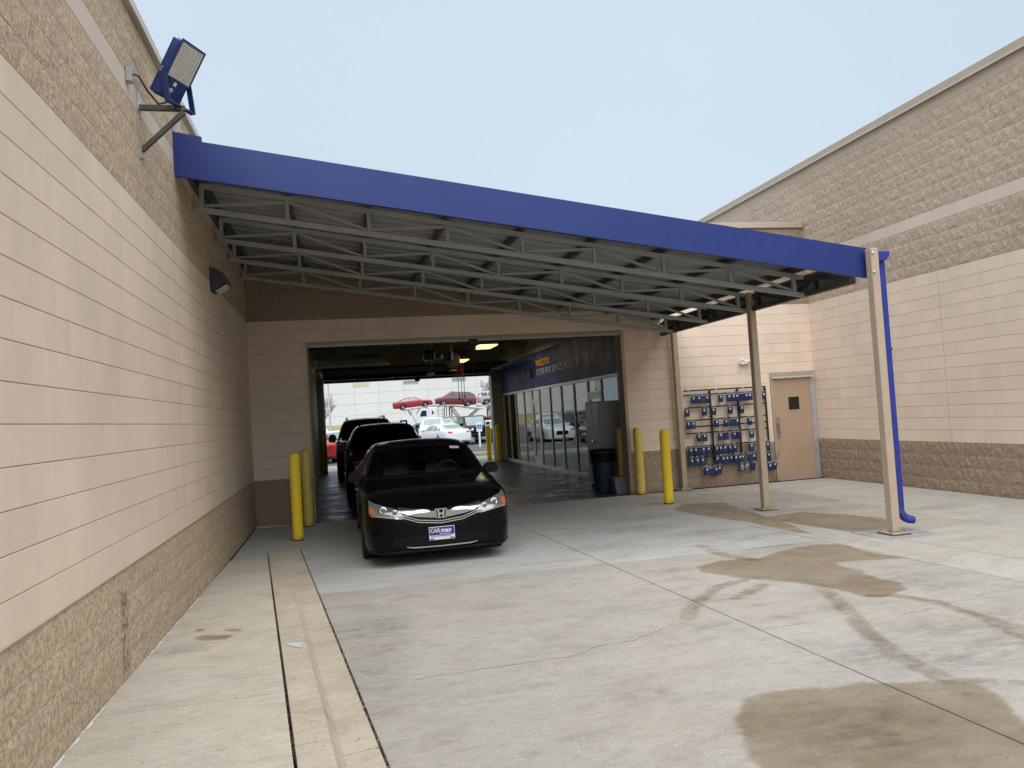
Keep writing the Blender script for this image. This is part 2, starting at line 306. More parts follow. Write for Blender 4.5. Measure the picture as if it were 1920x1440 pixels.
TRACK = [([(4.13, 6.27), (3.92, 5.66), (3.6, 4.94), (3.46, 4.5), (3.42, 4.22), (3.4, 3.96)], .075), ([(4.24, 5.78), (4.45, 5.73), (4.59, 5.39), (4.57, 5.03), (4.57, 4.56), (4.57, 4.28)], .06), ([(4.57, 5.03), (4.41, 4.4), (4.35, 4.15)], .05),
 ([(3.68, 6.79), (3.37, 6.68), (3.07, 6.4), (2.75, 6.03), (2.64, 5.82)], .065), ([(3.73, 6.53), (3.52, 6.38), (3.29, 6.21)], .07), ([(3.4, 3.96), (3.55, 3.88), (3.73, 3.75), (3.87, 3.65)], .05), ([(4.12, 8.62), (4.1, 7.98), (4.22, 7.58)], .08)]
GRIME = [(4.58, 9.43, 0.5, 0.22), (5.01, 5.8, 0.28, 0.12), (3.22, 7.52, 0.3, 0.15), (3.77, 5.59, 0.12, 0.06), (3.4, 4.58, 0.35, 0.25), (3.97, 4.32, 0.9, 0.35), (4.11, 4.81, 0.6, 0.25), (4.79, 6.18, 0.7, 0.25), (2.97, 6.29, 0.35, 0.12), (2.63, 5.57, 0.22, 0.12), (6.85, 7.31, 0.2, 0.12), (6.68, 7.27, 0.25, 0.08), (4.89, 8.13, 0.5, 0.15), (1.28, 6.9, 0.22, 0.12), (1.8, 7.52, 0.16, 0.14), (0.56, 7.69, 0.12, 0.06), (1.15, 4.81, 0.12, 0.06), (0.17, 6.61, 0.4, 0.5), (0.15, 5.59, 0.2, 0.8), (-1.36, 6.48, 0.25, 0.14), (7.3, 12.6, .8, .4), (6.5, 13.2, .8, .35), (7.6, 11.2, .5, .2), (2.6, 3.5, .5, .35), (6.9, 11.6, 1.1, .5), (7.4, 12.9, 1.0, .3), (6.3, 12.6, .7, .5), (7.0, 10.4, .9, .35), (8.3, 9.6, .5, .2), (3.9, 10.3, .8, .3), (4.6, 11.3, .6, .25), (3.1, 9.2, .5, .2), (4.9, 8.8, .6, .2), (7.6, 7.0, .35, .12), (2.3, 8.6, .4, .1)]
for _k in range(46): GRIME.append((random.uniform(.3, 9.2), random.uniform(3.2, 13.5), random.uniform(.04, .16), random.uniform(.03, .08)))
def seg_dist(P, a, b):
    a, b = np.array(a), np.array(b); d = b-a; t = np.clip(((P-a)@d)/(d@d), 0, 1); return np.hypot(*(P-(a+t[:, None]*d)).T)
def poly_sd(P, poly):
    d = np.full(len(P), 9.); ins = np.zeros(len(P), bool); n = len(poly)
    for i in range(n):
        a, b = poly[i], poly[(i+1) % n]; d = np.minimum(d, seg_dist(P, a, b))
        c = ((a[1] > P[:, 1]) != (b[1] > P[:, 1])); x = (b[0]-a[0])*(P[:, 1]-a[1])/((b[1]-a[1]) or 1e-9)+a[0]; ins ^= c & (P[:, 0] < x)
    return np.where(ins, d, -d)
def slab(name, mat, q, step=.06, zf=None, thick=.1, parent=None):
    """q: near-left, near-right, far-right, far-left corners; a slab with a fine top that carries its stains"""
    q = [np.array(c, float) for c in q]
    nx = max(2, int(max(np.hypot(*(q[1]-q[0])), np.hypot(*(q[2]-q[3])))/step)); ny = max(2, int(max(np.hypot(*(q[3]-q[0])), np.hypot(*(q[2]-q[1])))/step))
    u = np.linspace(0, 1, nx+1)[None, :, None]; v = np.linspace(0, 1, ny+1)[:, None, None]
    P = ((1-u)*(1-v)*q[0]+u*(1-v)*q[1]+u*v*q[2]+(1-u)*v*q[3]).reshape(-1, 2)
    z = np.zeros(len(P)) if zf is None else zf(P[:, 0], P[:, 1])
    V = np.column_stack([P, z]); id_ = np.arange(len(P)).reshape(ny+1, nx+1)
    Fq = np.stack([id_[:-1, :-1], id_[:-1, 1:], id_[1:, 1:], id_[1:, :-1]], -1).reshape(-1, 4).tolist()
    ring = list(id_[0, :])+list(id_[1:, -1])+list(id_[-1, -2::-1])+list(id_[-2:0:-1, 0]); nb = len(V)
    V = np.vstack([V, [(V[i, 0], V[i, 1], V[i, 2]-thick) for i in ring]]); m = len(ring)
    Fq += [(ring[(k+1) % m], ring[k], nb+k, nb+(k+1) % m) for k in range(m)]
    me = np_mesh(name, V, Fq, mat); PP = V[:, :2]
    sdv = np.full(len(PP), -9.); trv = np.full(len(PP), -9.); g = np.zeros(len(PP))
    for w in WET: sdv = np.maximum(sdv, poly_sd(PP, w))
    for pl, r in TRACK:
        for a, b in zip(pl, pl[1:]): trv = np.maximum(trv, r-seg_dist(PP, a, b))
    for x, y, a, b in GRIME: g = np.maximum(g, np.clip(1.25-np.hypot((PP[:, 0]-x)/a, (PP[:, 1]-y)/b)*.9, 0, .9))
    for n, d in (('sd', sdv), ('tr', trv), ('grime', g)):
        at = me.attributes.new(n, 'FLOAT', 'POINT'); at.data.foreach_set('value', d.astype(np.float32))
    o = bpy.data.objects.new(name, me); COL.objects.link(o); o.parent = parent
    if parent is None: struct(o)
    return o
def kl(y): return -.67+(11.76-y)*.1053      # gutter / drive joint
def kw(y): return -1.01+(10.78-y)*.1054     # walk / kerb joint
def jl(y): return 2.79+(8.33-y)*.058        # long joint of the drive
def rb(y): return 5.13+(12.29-y)*.081       # right gutter line
def ra(y): return 5.65+(12.48-y)*.095       # right kerb back
def cl_(y): return 7.6+(y-7.46)*.041
G_ = .006
YN = -3.
MB().box((-1500, -1500, -.9), (1500, 1500, -.06)).build('ground', 'asphalt'); struct(bpy.data.objects['ground'])
struct(MB().box((-1.5, YN, -.058), (9.68, 14.2, -.035)).build('joint_bed', 'joint_fill'))
def quad_y(l, r, y0, y1, gl=G_, gr=G_, gy=.004): return [(l(y0)+gl, y0+gy), (r(y0)-gr, y0+gy), (r(y1)-gr, y1-gy), (l(y1)+gl, y1-gy)]
wallx = lambda y: -1.52; rwall = lambda y: 9.7
drive = []
for (l, r, y0, y1, m, st, gl) in ((kl, jl, YN, 2.6, 'slab', .12, .009), (jl, rb, YN, 2.6, 'slab', .12, .006), (kl, jl, 2.6, 8.22, 'slab', .035, .009), (jl, rb, 2.6, 8.18, 'slab', .035, .006), (kl, jl, 8.22, 11.4, 'slab_clean', .06, .006), (jl, rb, 8.18, 14.2, 'slab_clean', .05, .006)):
    slab('drive_slab', m, quad_y(l, r, y0, y1, gl, .006, .001 if y0 > 3 else .004), st)
slab('drive_slab', 'slab_clean', [(-1.5, 11.404), (jl(11.4)-.004, 11.404), (jl(14.2)-.004, 14.2), (-1.5, 14.2)], .08)
slab('drive_slab', 'slab_clean', [(-1.5, 10.92), (kw(10.92)-.005, 10.92), (kw(11.4)-.005, 11.398), (-1.5, 11.398)], .08)
wz = lambda x, y: .07*np.clip((10.6-y)/5.5, 0, 1)
for y0, y1 in ((YN, 1.3), (1.3, 5.12), (5.12, 8.6), (8.6, 10.92)): slab('footway', 'walk', [(-1.515, y0+.004), (kw(y0)-.010, y0+.004), (kw(y1)-.010, y1-.004), (-1.515, y1-.004)], .05, wz, .12)
def kerbz(x, y):
    t = (x-kw(y))/(kl(y)-kw(y)); h = wz(x, y); e = np.clip((t-.46)/.07, 0, 1); return h*(1-e)-h*.32*np.clip((t-.47)/.06, 0, 1)*np.clip((1-t)/.45, 0, 1)
for y0, y1 in ((YN, .8), (.8, 4.25), (4.25, 7.33), (7.33, 11.39)): slab('kerb', 'kerb_mat', [(kw(y0)+.009, y0+.003), (kl(y0)-.008, y0+.003), (kl(y1)-.008, y1-.003), (kw(y1)+.009, y1-.003)], .03, kerbz, .12)
rz_ = lambda x, y: .07*np.clip((9.5-y)/5., 0, 1)
def rkz(x, y):
    t = (x-rb(y))/(ra(y)-rb(y)); h = rz_(x, y); e = np.clip((t-.25)/.5, 0, 1); return h*e*e*(3-2*e)
for y0, y1 in ((YN, 2.), (2., 8.1), (8.1, 14.2)): slab('kerb', 'walk_right', quad_y(rb, ra, y0, y1, .004, .005), .06, rkz, .12)
for y0, y1, m in ((YN, 2., 'walk_right'), (2., 8.1, 'walk_right'), (8.1, 14.2, 'slab_side')):
    slab('footway', m, quad_y(ra, cl_, y0, y1, .005, .004), .06, rz_, .12)
    slab('footway', 'walk_right', [(cl_(y0)+.004, y0+.004), (9.695, y0+.004), (9.695, y1-.004), (cl_(y1)+.004, y1-.004)], .1, rz_, .12)
def crack(pts, w=.004):
    o = MB(); n = []
    for a, b in zip(pts, pts[1:]):
        for k in range(6):
            t = k/6; n.append((a[0]+(b[0]-a[0])*t+random.uniform(-.012, .012), a[1]+(b[1]-a[1])*t+random.uniform(-.012, .012)))
    n.append(pts[-1])
    for a, b in zip(n, n[1:]):
        ww = w*random.uniform(.3, 1.); d = Vector((b[0]-a[0], b[1]-a[1])).normalized(); s = Vector((-d.y, d.x))*ww*.5; e = d*.004
        o.quad((a[0]-s.x-e.x, a[1]-s.y-e.y, .0015), (b[0]-s.x+e.x, b[1]-s.y+e.y, .0015), (b[0]+s.x+e.x, b[1]+s.y+e.y, .0015), (a[0]+s.x-e.x, a[1]+s.y-e.y, .0015))
    return o
for nm, fx_, yy0, yy1, par in (('a', kw, 2.2, 11.3, 'footway.001'), ('b', kl, 2.2, 11.6, 'drive_slab.002')):
    b = MB()
    for k in range(620):
        y = random.uniform(yy0, yy1); x = fx_(y)+random.gauss(0, .009); rr = random.uniform(.003, .010)*(1.5 if random.random() < .08 else 1); z = (float(wz(0, y)) if nm == 'a' else 0)*.5-.012+random.uniform(0, .012)
        vs = [b.bm.verts.new((x+rr*random.uniform(.5, 1)*math.cos(a), y+rr*random.uniform(.6, 1.6)*math.sin(a), z)) for a in (0, 1.6, 3.1, 4.7)]; tp = b.bm.verts.new((x, y, z+rr*.9))
        for i in range(4): b.bm.faces.new((vs[i], vs[(i+1) % 4], tp))
    o = b.build('joint_grit', 'grit', bpy.data.objects[par]); o['kind'] = 'stuff'
FW = bpy.data.objects['footway.001']
b = MB()
for k in range(150):
    y = random.uniform(2.6, 8.6); 
    if math.sin(y*3.1)+math.sin(y*7.7+1) < random.uniform(-.9, 1.4): continue
    L = random.uniform(.03, .16); w0 = random.uniform(.006, .026); z = float(wz(0, y))+.002+random.uniform(0, .0012); x = -1.508
    b.quad((x, y, z), (x+w0*random.uniform(.4, 1), y+L*.2, z), (x+w0, y+L*.6, z), (x, y+L, z))
o = b.build('mortar_residue', 'white_plastic', FW); o['kind'] = 'stuff'
for y in (8.0, 10.82, 14.0): struct(MB().box((5.98+(.24 if y > 13 else 0), y-.36+(.1 if y > 13 else 0), -.03), (6.72+(.24 if y > 13 else 0), y+.36-(.2 if y > 13 else 0), float(rz_(6.3, y))+.0045)).build('concrete_patch', 'patch_grey'))
MB().quad((-.50, 6.30, float(wz(0, 6.2))+.003), (-.36, 6.27, float(wz(0, 6.2))+.003), (-.37, 6.12, float(wz(0, 6.1))+.003), (-.46, 6.20, float(wz(0, 6.15))+.003)).build('paint_smear', 'smear_pale', bpy.data.objects['kerb.002'])
DRV = [o for o in bpy.data.objects if o.name.startswith('drive_slab')]
for pts in ([(.4, 5.22), (.7, 5.26), (1.12, 5.26), (1.51, 5.27), (1.79, 5.43), (2.02, 5.43), (2.25, 5.57), (2.44, 5.69), (2.64, 5.72)], [(2.99, 5.31), (3.13, 5.3), (3.37, 5.32)], [(4.11, 5.2), (4.3, 5.23), (4.45, 5.26)], [(4.99, 5.42), (5.27, 5.46), (5.52, 5.48)]):
    crack(pts).build('crack', 'joint_fill', DRV[2] if pts[0][0] < 2.9 else DRV[3])
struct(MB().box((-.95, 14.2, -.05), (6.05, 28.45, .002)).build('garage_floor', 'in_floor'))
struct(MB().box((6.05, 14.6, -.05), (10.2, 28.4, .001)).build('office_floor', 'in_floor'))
slab('apron', 'slab', [(-6, 28.46), (12, 28.46), (12, 33.2), (-6, 33.2)], .4)
for k in range(2): slab('kerb', 'kerb_mat', [(5.1+k*3.5, 32.5), (8.5+k*3.5, 32.5), (8.5+k*3.5, 32.75), (5.1+k*3.5, 32.75)], .2, lambda x, y: x*0+.13, .2)
struct(MB().box((5.1, 32.76, -.05), (12, 34.4, .10)).build('planting_bed', 'grass_dry'))
b = MB()
for x, y0, y1 in ((2.3, 40, 45), (5.0, 40, 45), (-2.4, 39, 44), (9.6, 44, 49), (0.2, 40, 44)): b.box((x-.05, y0, -.06), (x+.05, y1, -.054))
o = b.build('parking_line', 'line_white'); tag(o, 'white painted parking stripes on the asphalt lot', 'marking', None, 'structure')
b = MB(); xs = [-200, -60, 0, 60, 200]
prof = [(112, -.06), (118, .25), (126, .85), (136, 1.35), (148, 1.55), (400, 1.6)]
for (ya, za), (yb_, zb) in zip(prof, prof[1:]):
    for xa, xb in zip(xs, xs[1:]): b.quad((xa, ya, za), (xb, ya, za), (xb, yb_, zb), (xa, yb_, zb))
struct(b.build('grass_bank', 'grass_dry'))

# ------------------------------------------------------------------ block walls
CH, BL = .2018, .4036
def project(p):
    d = Vector(p)-Vector((0, 0, EYE)); z = d.dot(fw)
    if z < .2: return None
    return (960+F_PX*d.dot(rt)/z, 720-F_PX*d.dot(up)/z)
def smooth_block():
    b = MB(); L, H = BL-.0012, CH-.006; v = b.bm.verts.new; e = .0025; ex = .0010
    o = [v((0, .03, 0)), v((L, .03, 0)), v((L, .03, H)), v((0, .03, H))]; m = [v((0, e*.6, 0)), v((L, e*.6, 0)), v((L, e*.6, H)), v((0, e*.6, H))]; f = [v((ex, 0, e)), v((L-ex, 0, e)), v((L-ex, 0, H-e)), v((ex, 0, H-e))]
    for A, B in ((o, m), (m, f)):
        for k in range(4): b.bm.faces.new((A[k], A[(k+1) % 4], B[(k+1) % 4], B[k]))
    b.bm.faces.new(f); return b
def split_block(amp, seed):
    r = np.random.default_rng(seed); b = MB(); L, H = BL-.0045, CH-.005; nx, nz = 8, 4; g = []
    ph = r.uniform(0, 6, 8)
    for i in range(nx+1):
        row = []
        for j in range(nz+1):
            x, z = L*i/nx, H*j/nz; ed = min(1, min(i, nx-i)/1.5, 1)*min(1, min(j, nz-j)/1.)
            d = amp*(.5+.35*math.sin(x*17+ph[0])*math.cos(z*31+ph[1])+.35*math.sin(x*43+z*27+ph[2])+r.uniform(-.45, .45))
            edge = i in (0, nx) or j in (0, nz)
            y = -(d*.35 if edge else d)+ (.0 if not edge else .002)
            row.append(b.bm.verts.new((x+(0 if edge else r.uniform(-.012, .012)), y, z+(0 if edge else r.uniform(-.01, .01)))))
        g.append(row)
    for i in range(nx):
        for j in range(nz): b.bm.faces.new((g[i][j], g[i+1][j], g[i+1][j+1], g[i][j+1]))
    ring = [g[i][0] for i in range(nx+1)]+[g[nx][j] for j in range(1, nz+1)]+[g[i][nz] for i in range(nx-1, -1, -1)]+[g[0][j] for j in range(nz-1, 0, -1)]
    bk = [b.bm.verts.new((v.co.x, .03, v.co.z)) for v in ring]; n = len(ring)
    for k in range(n): b.bm.faces.new((ring[(k+1) % n], ring[k], bk[k], bk[(k+1) % n]))
    return b
def variants(kind):
    if kind in ('paint_smooth', 'band_paint', 'plain_tan'): return [smooth_block().mesh('block', kind)]
    amp = {'split_left': .004, 'split_right': .010, 'split_base_and_shade': .010, 'split_dim': .012}.get(kind, .012)
    return [split_block(amp, 11+k).mesh('split_face_block', kind) for k in range(7)]
VAR = {}
ADDED = {}
def block_wall(th, u0, u1, ncourse, kindf, holes=(), cap=300, skip=None, phase=0.):
    """th: Empty whose local x runs along the wall, local -y is its face"""
    mw = Matrix.Translation(th.location) @ Matrix.Rotation(th.rotation_euler.z, 4, 'Z'); cand = []
    for c in range(ncourse):
        z0 = c*CH; off = (BL/2 if c % 2 else 0)+phase; k0 = math.floor((u0-off)/BL)
        for k in range(k0, math.ceil((u1-off)/BL)+1):
            a, b_ = max(u0, off+k*BL), min(u1, off+(k+1)*BL)
            if b_-a < .03: continue
            parts = [(a, b_)]
            for (ha, hb, hz0, hz1) in holes:
                if z0+CH*.55 > hz0 and z0+CH*.45 < hz1: parts = [q for s in parts for q in ((s[0], min(s[1], ha)), (max(s[0], hb), s[1])) if q[1]-q[0] > .03]
            for (x0, x1) in parts:
                kd = kindf(c, (x0+x1)/2)
                if kd is None: continue
                pr = [project(mw @ Vector((x, 0, z))) for x, z in ((x0, z0), (x1, z0), (x1, z0+CH), (x0, z0+CH))]; area = 0
                if all(pr) and max(p[0] for p in pr) > 0 and min(p[0] for p in pr) < 1920 and max(p[1] for p in pr) > 0 and min(p[1] for p in pr) < 1440:
                    area = abs(sum(pr[i][0]*pr[(i+1) % 4][1]-pr[(i+1) % 4][0]*pr[i][1] for i in range(4)))/2
                    if skip and skip(mw @ Vector(((x0+x1)/2, 0, z0))): area = 0
                cand.append((area, kd, x0, x1, z0))
    cand.sort(key=lambda t: -t[0]); used = {}; mass = {}
    for area, kd, x0, x1, z0 in cand:
        nm = 'block' if kd in ('paint_smooth', 'band_paint', 'plain_tan') else 'split_face_block'
        if kd not in VAR: VAR[kd] = variants(kd)
        sx = (x1-x0)/BL; i = random.randrange(len(VAR[kd])); fl = 1
        if area > 60 and used.get(nm, 0) < cap:
            used[nm] = used.get(nm, 0)+1; inst(nm, VAR[kd][i], th, (x0, 0, z0+.003), (0, 0, 0), (sx, 1, 1))
        else: mass.setdefault(kd, []).append((i, x0, z0, sx))
    for kd, L in mass.items():
        Vs, Fs, rn, nb = [], [], [], 0
        tab = []
        for me in VAR[kd]:
            co = np.empty(len(me.vertices)*3); me.vertices.foreach_get('co', co); tab.append((co.reshape(-1, 3), [tuple(p.vertices) for p in me.polygons]))
        for i, x0, z0, sx in L:
            co, fs = tab[i]; Vs.append(co*np.array([sx, 1, 1])+np.array([x0, 0, z0+.003])); Fs += [tuple(q+nb for q in f) for f in fs]; nb += len(co); rn += [random.random()]*len(co)
        me = np_mesh('block_mass', np.vstack(Vs), Fs, kd); at = me.attributes.new('rnd', 'FLOAT', 'POINT'); at.data.foreach_set('value', np.array(rn, np.float32))
        o = inst('block_mass', me, th); o['kind'] = 'stuff'
def wall_core(th, u0, u1, h, holes=(), t=.28, face=.0042):
    b = MB(); xs = sorted({u0, u1, *[q for hh in holes for q in hh[:2]]})
    for a, c in zip(xs, xs[1:]):
        hs = [hh for hh in holes if hh[0] <= a+1e-6 and hh[1] >= c-1e-6]
        b.box((a, face, hs[0][3] if hs else 0), (c, t, h))
    return b.build('wall_core', 'mortar', th)

YB, XL, XR = 14.35, -1.52, 9.7
# left wall: local x runs along +Y from y=-3
lw = thing('block_wall', 'tall tan concrete block wall along the left, with split-face base and upper courses', 'wall', (XL, -3, 0), PI/2)
wall_core(lw, 0, 17.7, 26*CH)
lk = lambda c, x: 'split_left' if c < 4 or 18 <= c < 22 or c >= 23 else ('band_paint' if c == 22 else 'paint_smooth')
block_wall(lw, 0, 17.35, 26, lk, phase=.12)
for k in range(6):
    a, e = k*3., min(17.9, k*3+2.996)
    MB().box((a, -.045, 26*CH-.015), (e, .33, 26*CH+.075), .006).box((a, -.052, 26*CH-.03), (e, -.04, 26*CH+.0)).build('coping', 'coping_light', lw)
MB().box((11.155, -.0012, 4*CH), (11.163, .004, 18*CH)).build('control_joint', 'mortar', lw)
MB().bar((0, -.006, 4*CH+.003), (17.3, -.006, 4*CH+.003), .012, .008).build('base_ledge', 'trim_tan', lw)
# back wall with the garage and door openings: local x = world X - XL
bw = thing('block_wall', 'tan block wall at the back, pierced by the garage opening and the door', 'wall', (XL, YB, 0), 0)
OG = (1.03, 7.0, 0, 3.17); OD = (10.19, 11.2, 0, 2.19)
wall_core(bw, 0, 11.22, 26*CH, (OG, OD))
block_wall(bw, .0, 11.22, 26, lambda c, x: 'split_base_and_shade' if c < 4 or c >= 18 else 'paint_smooth', (OG, OD), phase=.05)  # upper courses take the darker base colour: canopy shade painted into them
for k in range(4):
    a, e = k*3., min(11.2, k*3+2.996); MB().box((a, -.05, 26*CH-.015), (e, .33, 26*CH+.10), .006).build('coping', 'trim_tan', bw)
MB().box((1.03, -.02, 3.17), (7.0, .30, 3.205)).box((1.0, -.022, 0.0), (1.03, .30, 3.205)).box((7.0, -.022, 0.0), (7.06, .30, 3.205)).build('opening_frame', 'post_tan', bw)
MB().box((1.03, .02, 3.135), (7.0, .05, 3.168)).build('weather_seal', 'tube_white', bw)
# right wall: local x = YS - worldY
YS = 22.
rw = thing('block_wall', 'tall tan block wall of the higher building on the right, with pale band', 'wall', (XR, YS, 0), -PI/2)
wall_core(rw, 0, 25, 32*CH)
def rk(c, x):
    y = YS-x
    if y > YB+.25 and c < 25: return None
    if c >= 31 or y > 16.35: return 'plain_tan'
    if c < 4: return 'split_base_and_shade'
    if c == 22: return 'band_paint'
    return 'split_right' if c >= 18 else 'paint_smooth'
block_wall(rw, 0, 25, 32, rk, skip=lambda p: p.y > YB-.1 and p.z < 5.1)
for k in range(9):
    a, e = k*3., min(25., k*3+2.996)
    if e <= a: continue
    MB().box((a, -.05, 32*CH-.02), (e, .33, 32*CH+.12), .006).build('coping', 'trim_tan', rw)
    MB().box((a, -.062, 32*CH-.028), (e, -.046, 32*CH-.004)).build('drip_edge', 'coping_light', rw)
MB().box((YS-10.77, -.002, 4*CH), (YS-10.762, .004, 31*CH)).build('control_joint', 'plain_tan', rw)
# ------------------------------------------------------------------ garage shell
gs = thing('garage_shell', 'dark drive-through service bay interior walls and ceiling', 'garage', (0, 14.65, 0))
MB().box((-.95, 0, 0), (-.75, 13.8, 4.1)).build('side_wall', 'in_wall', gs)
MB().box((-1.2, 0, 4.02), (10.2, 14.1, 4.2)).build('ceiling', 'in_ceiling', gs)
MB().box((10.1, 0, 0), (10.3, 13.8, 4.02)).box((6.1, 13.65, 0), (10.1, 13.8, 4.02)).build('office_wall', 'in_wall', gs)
b = MB().box((-1.4, 13.8, 3.2), (10.4, 14.1, 4.9)).box((-1.4, 13.8, 0), (-.49, 14.1, 3.2)).box((5.6, 13.8, 0), (10.4, 14.1, 3.2)); b.build('end_wall', 'in_wall', gs)
MB().box((-1.3, 0, 4.9), (10.4, 14.1, 5.05)).build('roof', 'deck_grey', gs)
MB().box((5.98, .0, 3.55), (6.12, 13.8, 4.02)).build('bulkhead', 'in_wall', gs)
for y in (2., 4.6, 7.2, 9.8, 12.4): MB().box((-.75, y-.05, 3.86), (5.98, y+.05, 4.015)).build('ceiling_joist', 'in_ceiling', gs)
for z in (1.2, 1.55): MB().box((-.748, 1.0, z), (-.70, 1.25, z+.28), .01).build('electrical_box', 'cabinet_grey', gs)
MB().box((-.748, .5, .05), (-.66, 2.6, 1.0), .01).build('wall_panel', 'heater_white', gs)
# overhead doors, both rolled up
def overhead(y0, y1, z, label, sgn):
    t = thing('overhead_door', label, 'garage door', (2.5, y0, 0)); n = 6; d = (y1-y0)/n
    for k in range(n): MB().box((-2.95, k*d+.004*sgn, z), (3.05, (k+1)*d-.004*sgn, z+.05), .006).build('door_section', 'door_dark', t)
    for x in (-3.02, 3.1):
        MB().box((x-.02, .0, z-.05), (x+.02, y1-y0, z-.01)).build('track', 'galv', t)
        MB().box((x-.02, .03*sgn, 0.0), (x+.02, .09*sgn, z-.05)).build('track', 'galv', t)
    return t
overhead(14.7, 18.1, 3.62, 'dark sectional overhead door raised under the ceiling just inside the near opening', 1)
od = overhead(28.38, 24.9, 3.42, 'dark sectional overhead door raised above the far opening', -1)
MB().tube([(-3.05, -.12, 3.29), (3.1, -.12, 3.29)], .028, 10).build('torsion_shaft', 'tube_white', od, 40)
for x in (-1.9, -.55, .8, 2.1): MB().box((x-.05, -.17, 3.24), (x+.05, -.07, 3.335), .008).build('shaft_bearing', 'tube_white', od)
MB().box((-2.95, -.06, 3.19), (3.05, .0, 3.42)).build('header_panel', 'door_dark', od)
MB().lathe([(.0, 0), (.09, .01), (.10, .08), (.05, .13)], 14, Matrix.Translation((0.35, -.1, 3.1))).build('door_operator', 'motor_black', od, 40)
# storefront along the right of the bay
SX = 6.05
sf = thing('storefront', 'grey aluminium storefront windows and doors along the right side of the service bay', 'storefront', (SX, 0, 0))
ml = [28.35, 27.36, 26.27, 25.07, 23.97, 23.04, 21.8, 20.62, 19.43, 18.25, 17.25, 16.1, 14.95]
for i, y in enumerate(ml): MB().box((-.035, y-.032, 0), (.03, y+.032, 2.4), .004).build('mullion', 'mullion', sf)
MB().box((-.055, 14.9, 2.4), (.075, 28.4, 2.47)).build('head_rail', 'mullion', sf); MB().box((-.055, 14.9, 0.003), (.075, 28.4, .09)).build('sill_rail', 'mullion', sf)
for i, (a, c) in enumerate(zip(ml, ml[1:])):
    y0, y1 = c+.035, a-.035; door = i in (4, 9)
    if door:
        d = MB().box((-.045, y0, 2.05), (.045, y1, 2.12)).build('door_header', 'mullion', sf)
        MB().box((-.03, y0+.01, .09), (.03, y0+.09, 2.05)).box((-.03, y1-.09, .09), (.03, y1-.01, 2.05)).box((-.03, y0+.09, .09), (.03, y1-.09, .32)).box((-.03, y0+.09, 1.95), (.03, y1-.09, 2.05)).build('door_leaf', 'mullion', sf)
        MB().box((-.004, y0+.09, .32), (.004, y1-.09, 1.95)).build('pane', 'glass_store', sf); MB().box((-.004, y0, 2.12), (.004, y1, 2.4)).build('pane', 'glass_store', sf)
        MB().tube([(-.09, y0+.12, 1.0), (-.09, y1-.12, 1.0)], .014, 8).build('push_bar', 'alu', sf)
    else: MB().box((-.004, y0, .09), (.004, y1, 2.4)).build('pane', 'glass_store', sf)
sp = thing('welcome_sign', 'navy panel above the storefront reading welcome to the way service should be', 'sign', (SX-.06, 0, 0))
for k, (a, c) in enumerate(((28.3, 25.2), (25.19, 22.1), (22.09, 19.), (18.99, 14.95))): MB().box((0, c, 2.475), (.05, a, 3.545), .003).build('panel', 'sign_navy', sp)
for body, y, z, size, m in (('welcome', 23.05, 3.10, .44, 'text_orange'), ('TO THE WAY SERVICE SHOULD BE', 23.05, 2.83, .285, 'text_grey')):
    for word in body.split():
        me = text_mesh('lettering', word, size, m, .004, 0.); inst('lettering', me, sp, (-.008, y, z), (PI/2, 0, -PI/2)); y -= max(v.co.x for v in me.vertices)+size*.30
b = MB().box((-.12, 23.55, 2.80), (-.002, 23.75, 2.98), .02).tube([(-.06, 23.62, 2.98), (-.10, 23.5, 3.10), (-.14, 23.42, 3.16)], [.03, .05, .012], 8).tube([(-.06, 23.7, 2.9), (-.10, 23.9, 2.93), (-.1, 24.0, 2.98)], [.04, .04, .01], 8)
tag(b.build('wall_sounder', 'bracket_brown', None, 40, (SX-.06, 0, 0)), 'small brown device fixed to the navy panel left of the welcome lettering', 'alarm')
# ceiling things in the bay
def ceiling_light(x, y, z, label, rz=0.):
    t = thing('ceiling_light', label, 'light', (x, y, z), rz, 'lit lights in the service bay')
    MB().box((-.3, -.62, .03), (.3, .62, .10), .01).build('housing', 'cabinet_grey', t)
    for k in range(4): MB().box((-.27+k*.14, -.6, .0), (-.15+k*.14, .6, .028), .004).build('tube', 'lamp_glow', t)
    la = bpy.data.lights.new('lamp_light', 'AREA'); la.shape = 'RECTANGLE'; la.size = .5; la.size_y = 1.1; la.energy = 14; la.color = (1, .84, .55); lo = bpy.data.objects.new('lamp_light', la); COL.objects.link(lo); lo.parent = t; lo.location = (0, 0, -.02)
    for y_ in (-.5, .5): MB().tube([(0, y_, .10), (0, y_, 4.018-z)], .006, 6).build('hanger', 'black_steel', t)
ceiling_light(4.3, 22.4, 3.72, 'yellow lit strip light nearest the right, topmost of the three')
ceiling_light(4.2, 26.9, 3.66, 'yellow lit strip light behind the hanging red cords')
ceiling_light(1.05, 26.3, 3.66, 'small yellow lit strip light below the tube heater at left')
t = thing('tube_heater', 'pale radiant tube heater hung from the ceiling at the left of the bay', 'heater', (.42, 24.2, 3.5), PI/2)
MB().prism([(-.28, 0), (-.14, .16), (.14, .16), (.28, 0), (.25, 0), (.12, .13), (-.12, .13), (-.25, 0)], 'y', -1.05, .95).build('reflector', 'heater_white', t); MB().tube([(0, -1.2, .0), (0, 1.05, .0)], .05, 10).build('burner_tube', 'heater_white', t, 40)
MB().box((-.2, .96, -.05), (.2, 1.1, .2), .02).build('burner_box', 'heater_white', t)
for y_ in (-.8, .8): MB().tube([(0, y_, .16), (0, y_, .518)], .006, 6).build('hanger', 'black_steel', t)
